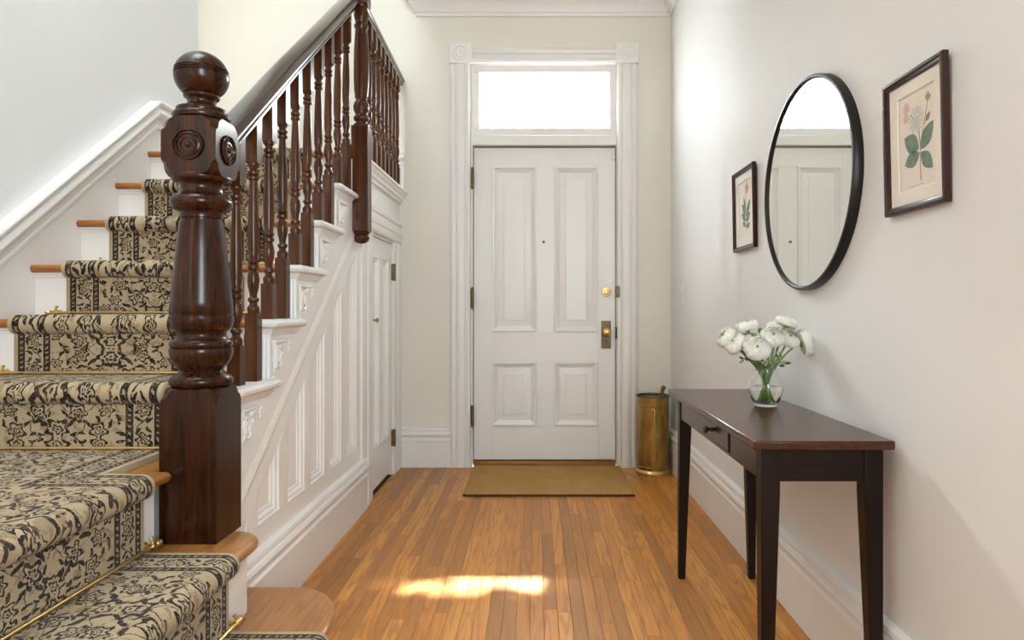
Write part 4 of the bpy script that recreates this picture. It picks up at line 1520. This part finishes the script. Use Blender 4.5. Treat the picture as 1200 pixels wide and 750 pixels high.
# px, py, depth offset, radius, facing, label
FL = [
    (852, 396, 0.02, 0.037, (-0.75, -0.15, 0.6), 'white ranunculus at the far left of the bouquet'),
    (862, 403, -0.015, 0.036, (-0.65, -0.45, 0.55), 'white ranunculus hanging low on the left, second from the left edge'),
    (876, 384, 0.03, 0.036, (-0.25, 0.05, 0.95), 'white ranunculus at upper left, seen from its side'),
    (887, 409, -0.075, 0.0405, (-0.18, -0.85, 0.45), 'largest white ranunculus, low in front of the bouquet'),
    (905, 396, -0.045, 0.0385, (-0.02, -0.72, 0.70), 'white ranunculus in the middle facing the viewer'),
    (924, 398, 0.0, 0.036, (0.15, -0.60, 0.72), 'white ranunculus right of the middle, half behind the central bloom'),
    (921, 380, 0.03, 0.036, (0.35, 0.05, 0.93), 'topmost white ranunculus, tilted to the upper right'),
    (942, 402, 0.0, 0.042, (0.92, -0.10, 0.25), 'white ranunculus at the far right, turned towards the wall'),
    (909, 384, 0.055, 0.030, (0.0, 0.2, 0.97), 'small white ranunculus peeping out behind the top of the bouquet'),
    (874, 397, 0.035, 0.030, (-0.2, -0.2, 0.9), 'small white ranunculus half hidden at the left behind two blooms'),
]
for i, (fx, fy, dy, R, dr, lab) in enumerate(FL):
    Y = VY + dy
    s_ = FPX / Y
    c = Vector(((fx - 629) / s_, Y, E + (362 - fy) / s_))
    d = Vector(dr).normalized()
    fo = empty('ranunculus', (0, 0, 0), lab, 'flower', 'white ranunculus in the vase')
    fo.location = c
    bm_ = bloom_mesh(R, rf)
    o = bm_.build('bloom', M_PETAL, None, 60)
    o.parent = fo
    o.rotation_euler = Vector((0, 0, 1)).rotation_difference(d).to_euler()
    o.location = tuple(d * (0.05 * R))
    e_ = MB().lathe([(R * 0.10, R * 0.40), (R * 0.09, R * 0.60), (0.001, R * 0.63)], (0, 0, 0), 10).build('eye', M_EYE, None, 50)
    e_.parent = fo
    e_.rotation_euler = o.rotation_euler
    # stem: from under the bloom, through the neck, to the bottom of the vase
    ang = atan2(c.y - VY, c.x - VX)
    spread = (c.x - VX)
    p0_ = c - d * (0.26 * R)
    pn = Vector((VX + 0.27 * (c.x - VX) + rf.uniform(-0.006, 0.006), VY + 0.2 * (c.y - VY) + rf.uniform(-0.018, 0.018), TZ + 0.118))
    offn = Vector((pn.x - VX, pn.y - VY, 0))
    if offn.length > 0.024:
        offn *= 0.024 / offn.length
        pn = Vector((VX + offn.x, VY + offn.y, pn.z))
    pb_ = Vector((VX - 0.9 * offn.x + rf.uniform(-0.016, 0.016), VY - 0.8 * offn.y + rf.uniform(-0.012, 0.012), TZ + 0.016))
    if (pb_ - Vector((VX, VY, pb_.z))).length > 0.030:
        pb_ = Vector((VX, VY, pb_.z)) + (pb_ - Vector((VX, VY, pb_.z))).normalized() * 0.030
    p1_ = p0_ - d * (0.9 * R)
    pts = []
    ctrl = [p0_, p1_, pn, pb_]
    for t in range(17):
        t_ = t / 16
        # de Casteljau on the first three, then straight to the bottom
        if t_ < 0.62:
            w = t_ / 0.62
            q1 = p0_.lerp(p1_, w); q2 = p1_.lerp(pn, w)
            pts.append(q1.lerp(q2, w))
        else:
            w = (t_ - 0.62) / 0.38
            pts.append(pn.lerp(pb_, w))
    sm = MB().tube(pts, 0.0032, 8)
    part(sm, 'stem', M_STEM, fo, 60)
    for e in range(1):
        # a side shoot running down beside the stem, with a small leaf where it leaves it
        a_ = rf.uniform(0, 2 * pi)
        o2 = Vector((cos(a_), sin(a_), 0)) * rf.uniform(0.008, 0.019)
        top_ = pts[7 + e] + Vector((cos(a_), sin(a_), 0)) * 0.004
        n2_ = Vector((VX, VY, TZ + 0.118)) + o2
        lo_ = Vector((VX, VY, TZ + 0.016)) - o2 * rf.uniform(0.7, 1.4)
        lo_.z = TZ + 0.016
        part(MB().tube([top_, top_.lerp(n2_, 0.6) + o2 * 0.15, n2_, n2_.lerp(lo_, 0.5), lo_], [0.0016, 0.0022, 0.0026, 0.0026, 0.0026], 7), 'side_shoot', M_STEM, fo, 60)
        dv = Vector((cos(a_), 0.6 * sin(a_), 0.9)).normalized()
        sd = dv.cross(Vector((0.2, -0.9, 0.4))).normalized()
        up_ = dv.cross(sd) * 0.0008
        L_, w_ = rf.uniform(0.016, 0.028), 0.0035
        ol = [top_, top_ + dv * L_ * 0.4 + sd * w_, top_ + dv * L_, top_ + dv * L_ * 0.4 - sd * w_]
        part(MB().prism([tuple(p - up_) for p in ol], [tuple(p + up_) for p in ol]), 'leaf', M_LEAF, fo, 0)
    sp_ = MB()
    sp_.lathe([(0.0025, -0.30 * R), (0.30 * R, -0.27 * R), (0.36 * R, -0.16 * R), (0.001, -0.2 * R)], (0, 0, 0), 10)
    q = sp_.build('sepals', M_STEM, None, 40)
    q.parent = fo
    q.rotation_euler = o.rotation_euler
# buds and leaf sprigs
BL = [((884, 394), 0.0, 'small green bud among the white blooms at upper left'), ((891, 388), 0.01, 'tiny green bud above the central white bloom'),
      ((872, 420), -0.02, 'dark leafy sprig hanging below the blooms at the left'), ((920, 426), -0.01, 'dark leafy sprig hanging below the blooms at the right')]
for i, ((fx, fy), dy, lab) in enumerate(BL):
    Y = VY + dy
    s_ = FPX / Y
    c = Vector(((fx - 629) / s_, Y, E + (362 - fy) / s_))
    fo = empty('flower_bud' if i < 2 else 'leaf_sprig', c, lab, 'bud' if i < 2 else 'sprig')
    pn = Vector((VX + (-0.012, 0.0, -0.020, 0.020)[i], VY + (-0.01, 0.012, -0.008, 0.0)[i], TZ + 0.12))
    pts = [c.lerp(pn, t / 8) + Vector((0, 0, 0.012 * sin(pi * t / 8))) for t in range(9)] + [Vector((2 * VX - pn.x, 2 * VY - pn.y, TZ + 0.02))]
    part(MB().tube(pts, 0.0018, 6), 'stem', M_STEM, fo, 60)
    if i < 2:
        part(MB().lathe([(0.001, -0.009), (0.007, -0.005), (0.009, 0.002), (0.006, 0.009), (0.001, 0.011)], c, 12), 'bud', M_STEM, fo, 60)
    else:
        for q in range(4):
            a = q * 1.6 + i
            dv = Vector((cos(a) * 0.8, sin(a) * 0.4, 0.3 * sin(a * 2))).normalized()
            base = c + Vector((0, 0, 0.004 * q - 0.006))
            sd = dv.cross(Vector((0, -0.7, 0.7))).normalized()
            m = MB()
            L, w = 0.020, 0.006
            up_ = dv.cross(sd) * 0.0015
            outl = [base, base + dv * L * 0.35 + sd * w, base + dv * L * 0.75 + sd * w * 0.7, base + dv * L, base + dv * L * 0.75 - sd * w * 0.7, base + dv * L * 0.35 - sd * w]
            m.prism([tuple(p - up_ * 0.4) for p in outl], [tuple(p + up_ * 0.4) for p in outl])
            part(m, 'leaf', M_LEAF, fo, 0)

# ------------------------------------------------------------------ round mirror
MY, MZ, RY, RZ = 2.240, 1.463, 0.370, 0.345
mr = empty('wall_mirror', (XR, MY, MZ), 'large round mirror in a thin black frame on the right wall', 'mirror')
fw = [(1.0, 0.0), (1.0, 0.024), (0.992, 0.028), (0.972, 0.0285), (0.964, 0.026), (0.958, 0.014), (0.956, 0.012), (0.90, 0.010), (0.90, 0.0)]
m = MB()
rs = []
NS = 96
for (k_, d) in fw:
    rs.append([(XR - d, MY + RY * k_ * cos(2 * pi * i / NS), MZ + RZ * k_ * sin(2 * pi * i / NS)) for i in range(NS)])
m.rings(rs, False, False)
part(m, 'frame', M_BLACKM, mr, 40)
m = MB()
gl = [[(XR - d, MY + RY * 0.957 * cos(2 * pi * i / NS), MZ + RZ * 0.957 * sin(2 * pi * i / NS)) for i in range(NS)] for d in (0.006, 0.020)]
m.rings(gl)
part(m, 'mirror_glass', M_MIRROR, mr, 0)


# ------------------------------------------------------------------ framed botanical prints
def picture(yc, zc, w, h, lean, label, kind):
    """Local frame: a runs to the viewer's right (towards -Y), b up, c out of the wall (-X)."""
    pf_ = bpy.data.objects.new('picture_frame', None)
    pf_.empty_display_size = 0.1
    COL.objects.link(pf_)
    tag(pf_, label, 'picture', 'botanical prints on the right wall')
    # columns: a -> -Y, b -> +Z, c -> -X
    R = Matrix(((0, 0, -1), (-1, 0, 0), (0, 1, 0))).to_4x4()
    L = Matrix.Rotation(-lean, 4, Vector((0, 1, 0)))
    pf_.matrix_world = Matrix.Translation((XR - 0.002, yc, zc - h / 2)) @ L @ R

    def put_(mb, name, mat, smooth=0, bev=0.0, par=None):
        o = mb.build(name, mat, None, smooth, bev)
        o.parent = par or pf_
        return o
    fwid, T = 0.019, 0.016
    prof = [(0, 0), (0, T * 0.85), (0.003, T), (0.008, T), (0.010, T * 0.8), (fwid - 0.004, T * 0.72), (fwid, T * 0.55), (fwid, 0.0)]
    outer_ = [(-w / 2, 0), (w / 2, 0), (w / 2, h), (-w / 2, h)]
    m = MB()
    m.rings([[(a, b_, c_) for a, b_ in offset_poly(outer_, d)] for d, c_ in prof], False, False)
    put_(m, 'frame', M_FRAME, 25)
    iw, i0, i1 = w / 2 - fwid + 0.002, fwid - 0.002, h - fwid + 0.002
    op = (-w * 0.29, w * 0.31, h * 0.15, h * 0.85) if kind == 'big' else (-w * 0.29, w * 0.29, h * 0.15, h * 0.85)
    # mount board with a bevelled opening
    m = MB()
    o4 = [(-iw, i0), (iw, i0), (iw, i1), (-iw, i1)]
    n4 = [(op[0], op[2]), (op[1], op[2]), (op[1], op[3]), (op[0], op[3])]
    m.rings([[(a, b_, 0.0050) for a, b_ in o4], [(a, b_, 0.0052) for a, b_ in n4], [(a, b_, 0.0030) for a, b_ in offset_poly(n4, 0.0022)]], False, False)
    put_(m, 'mount_board', M_MAT)
    sheet = put_(MB().box(op[0] - 0.01, op[1] + 0.01, op[2] - 0.01, op[3] + 0.01, 0.001, 0.003), 'print_sheet', M_PAPER)
    c_ = 0.0031

    def ink(name, mat, polys):
        m = MB()
        for P in polys:
            P = ccw(P)
            m.prism([(a, b_, c_ - 0.0004) for a, b_ in P], [(a, b_, c_ + 0.0002) for a, b_ in P])
        put_(m, name, mat, 0, 0, sheet)

    def line(pts, wd):
        out = []
        for i in range(len(pts) - 1):
            p, q = Vector(pts[i]), Vector(pts[i + 1])
            n_ = Vector((-(q - p).y, (q - p).x)).normalized() * wd / 2
            out.append([tuple(p + n_), tuple(p - n_), tuple(q - n_), tuple(q + n_)])
        return out

    def leafp(x0, y0, x1, y1, wd):
        p, q = Vector((x0, y0)), Vector((x1, y1))
        n_ = Vector((-(q - p).y, (q - p).x)).normalized()
        sh_ = [(0, 0), (0.15, 0.55), (0.35, 0.95), (0.55, 1.0), (0.8, 0.6), (1, 0), (0.8, -0.6), (0.55, -1.0), (0.35, -0.95), (0.15, -0.55)]
        return [tuple(p.lerp(q, t) + n_ * (s_ * wd / 2)) for t, s_ in sh_]

    def bl(x0, y0, r, n=9):
        return [(x0 + r * (1 + 0.18 * cos(i * 3.3)) * cos(2 * pi * i / n), y0 + r * (1 + 0.18 * cos(i * 3.3)) * sin(2 * pi * i / n)) for i in range(n)]
    U = lambda u: (u - 0.5) * w
    V = lambda v: v * h
    g = 0.0008
    ink('plate_line', M_INK_LINE, line([(op[0] + 0.004, op[3] - 0.004), (op[1] - 0.004, op[3] - 0.004)], g) + line([(op[0] + 0.004, op[3] - 0.004), (op[0] + 0.004, op[2] + 0.004)], g))
    if kind == 'big':
        ink('printed_stem', M_INK_STEM, line([(U(.575), V(.20)), (U(.565), V(.32)), (U(.57), V(.45)), (U(.555), V(.58))], 0.0028)
            + line([(U(.57), V(.45)), (U(.64), V(.60)), (U(.70), V(.74))], 0.0018) + line([(U(.555), V(.57)), (U(.42), V(.70))], 0.0014) + line([(U(.62), V(.57)), (U(.72), V(.655))], 0.0014))
        ink('printed_leaf', M_INK_GREEN, [leafp(U(.55), V(.43), U(.31), V(.545), 0.046)])
        ink('printed_leaf', M_INK_GREEN, [leafp(U(.58), V(.42), U(.78), V(.585), 0.040)])
        ink('printed_leaf', M_INK_GREEN, [leafp(U(.56), V(.40), U(.31), V(.345), 0.040)])
        ink('printed_leaf', M_INK_GREEN, [leafp(U(.58), V(.40), U(.76), V(.265), 0.036)])
        wh = []
        for q in range(11):
            a = q * 2 * pi / 11
            wh.append(leafp(U(.51), V(.645), U(.51) + 0.036 * cos(a), V(.645) + 0.034 * sin(a), 0.009))
        ink('printed_flower', M_INK_WHITE, wh)
        st_l = []
        for q in range(11):
            a = q * 2 * pi / 11 + 0.28
            st_l += line([(U(.51), V(.645)), (U(.51) + 0.034 * cos(a), V(.645) + 0.033 * sin(a))], 0.0010)
        ink('printed_petal_line', M_INK_STEM, st_l)
        ink('printed_flower', M_INK_PINK, [bl(U(.355), V(.755), 0.014)])
        ink('printed_flower', M_INK_PINK, [bl(U(.345), V(.685), 0.012)])
        ink('printed_bud', M_INK_OCHRE, [bl(U(.705), V(.765), 0.010)])
        ink('printed_leaf', M_INK_STEM, [leafp(U(.66), V(.60), U(.735), V(.655), 0.014)])
        ink('printed_caption', M_INK_LINE, line([(U(.36), V(.178)), (U(.62), V(.178))], 0.0012))
    else:
        ink('printed_stem', M_INK_STEM, line([(U(.54), V(.22)), (U(.53), V(.45)), (U(.56), V(.72))], 0.003))
        for (x0, y0, x1, y1, wd) in ((.53, .42, .36, .58, .030), (.54, .40, .76, .60, .034), (.53, .36, .34, .46, .030), (.54, .34, .74, .44, .032), (.53, .30, .38, .34, .026), (.54, .28, .72, .30, .026), (.53, .45, .45, .66, .024)):
            ink('printed_leaf', M_INK_GREEN, [leafp(U(x0), V(y0), U(x1), V(y1), wd)])
        ink('printed_flower', M_INK_RED, [bl(U(.60), V(.745), 0.022)])
        ink('printed_flower', M_INK_PINK, [bl(U(.57), V(.70), 0.012)])
    return pf_


picture(1.600, 1.4525, 0.257, 0.328, 0.022, 'larger-looking framed flower print with broad green leaves, right of the round mirror', 'big')
picture(2.914, 1.4825, 0.292, 0.347, 0.018, 'framed red flower print left of the round mirror, nearer the front door', 'small')

# light switch
sw = empty('light_switch', (XR, 4.157, 1.145), 'white light switch plate on the right wall near the front door', 'light switch')
part(MB().box(XR - 0.006, XR, 4.10, 4.214, 1.086, 1.205), 'cover_plate', M_PLASTIC, sw, 35, 0.003)
for yy in (4.133, 4.181):
    part(MB().box(XR - 0.015, XR - 0.005, yy - 0.006, yy + 0.006, 1.135, 1.157), 'toggle', M_PLASTIC, sw, 35, 0.002)

# ------------------------------------------------------------------ brass umbrella stand
UX, UY, UR = 0.752, 4.415, 0.1045
us = empty('umbrella_stand', (UX, UY, 0), 'tall cylindrical aged brass umbrella stand in the corner right of the door', 'umbrella stand')
bp = [(0.001, 0.0), (0.112, 0.0), (0.114, 0.006), (0.113, 0.016), (0.107, 0.024), (0.103, 0.028)]
part(MB().lathe(bp, (UX, UY, 0), 48), 'base_ring', M_BRASS, us, 40)
wallp = [(0.1015, 0.026), (0.1015, 0.045), (0.1035, 0.048), (0.1015, 0.051), (0.1015, 0.440), (0.1035, 0.443), (0.1035, 0.447), (0.1015, 0.450), (0.1015, 0.476), (0.1035, 0.479), (0.1015, 0.482), (0.1015, 0.494), (0.0985, 0.494), (0.0985, 0.03), (0.001, 0.03)]
part(MB().lathe(wallp, (UX, UY, 0), 48), 'body', M_OLDBRASS, us, 30)
rm = [(0.0985 + 0.002, 0.490), (0.107, 0.492), (0.109, 0.497), (0.107, 0.502), (0.098, 0.503), (0.096, 0.498), (0.0985, 0.492)]
part(MB().lathe(rm, (UX, UY, 0), 48), 'rim', M_BRONZE, us, 50)
ang = radians(-95)
hx, hy = UX + 0.103 * cos(ang), UY + 0.103 * sin(ang)
m = MB().tube([(hx, hy + 0.0, 0.035), (hx, hy - 0.004, 0.05), (hx, hy - 0.004, 0.40), (hx, hy - 0.006, 0.418), (hx - 0.010, hy - 0.003, 0.425), (hx - 0.018, hy, 0.412)], [0.005, 0.0055, 0.0055, 0.006, 0.005, 0.003], 10)
part(m, 'strap', M_BRASS, us, 50)
wk = empty('walking_stick', (UX + 0.055, UY - 0.03, 0.03), 'worn wooden stick handle poking out of the brass umbrella stand', 'stick')
m = MB().tube([(UX + 0.03, UY - 0.01, 0.036), (UX + 0.046, UY - 0.025, 0.35), (UX + 0.052, UY - 0.03, 0.50), (UX + 0.056, UY - 0.03, 0.535), (UX + 0.064, UY - 0.03, 0.555), (UX + 0.068, UY - 0.03, 0.562)], [0.007, 0.008, 0.009, 0.012, 0.015, 0.009], 12)
part(m, 'shaft', mat_mahogany('stick_wood', (20, 20, 3), (0.10, 0.05, 0.02), (0.24, 0.13, 0.06), 0.4, 0.1), wk, 60)

# ------------------------------------------------------------------ doormat
dm = empty('doormat', (0.062, 4.19, 0), 'woven coir doormat with a dark edge in front of the door', 'doormat')
m = MB()
x0, x1, y0, y1 = -0.416, 0.552, 3.845, 4.530
nx, ny = 96, 60
rd = random.Random(5)
vv, ff_ = [], []
for j in range(ny + 1):
    for i in range(nx + 1):
        xx = x0 + (x1 - x0) * i / nx
        yy = y0 + (y1 - y0) * j / ny
        ed = min(i, nx - i, j, ny - j)
        z = 0.018 - (0.005 if ed == 0 else 0) + rd.uniform(-0.0008, 0.0008) + (0.0024 if (i + j) % 2 else -0.0024)
        if j == 0: yy += rd.uniform(-0.0015, 0.0015)
        vv.append((xx, yy, z))
for j in range(ny):
    for i in range(nx):
        k_ = j * (nx + 1) + i
        ff_.append((k_, k_ + 1, k_ + nx + 2, k_ + nx + 1))
m.add(vv, ff_)
part(m, 'mat_pile', M_COIR, dm, 60)
part(MB().box(x0 - 0.002, x1 + 0.002, y0 - 0.003, y1, 0.0005, 0.012), 'mat_backing', M_BIND, dm, 35, 0.003)
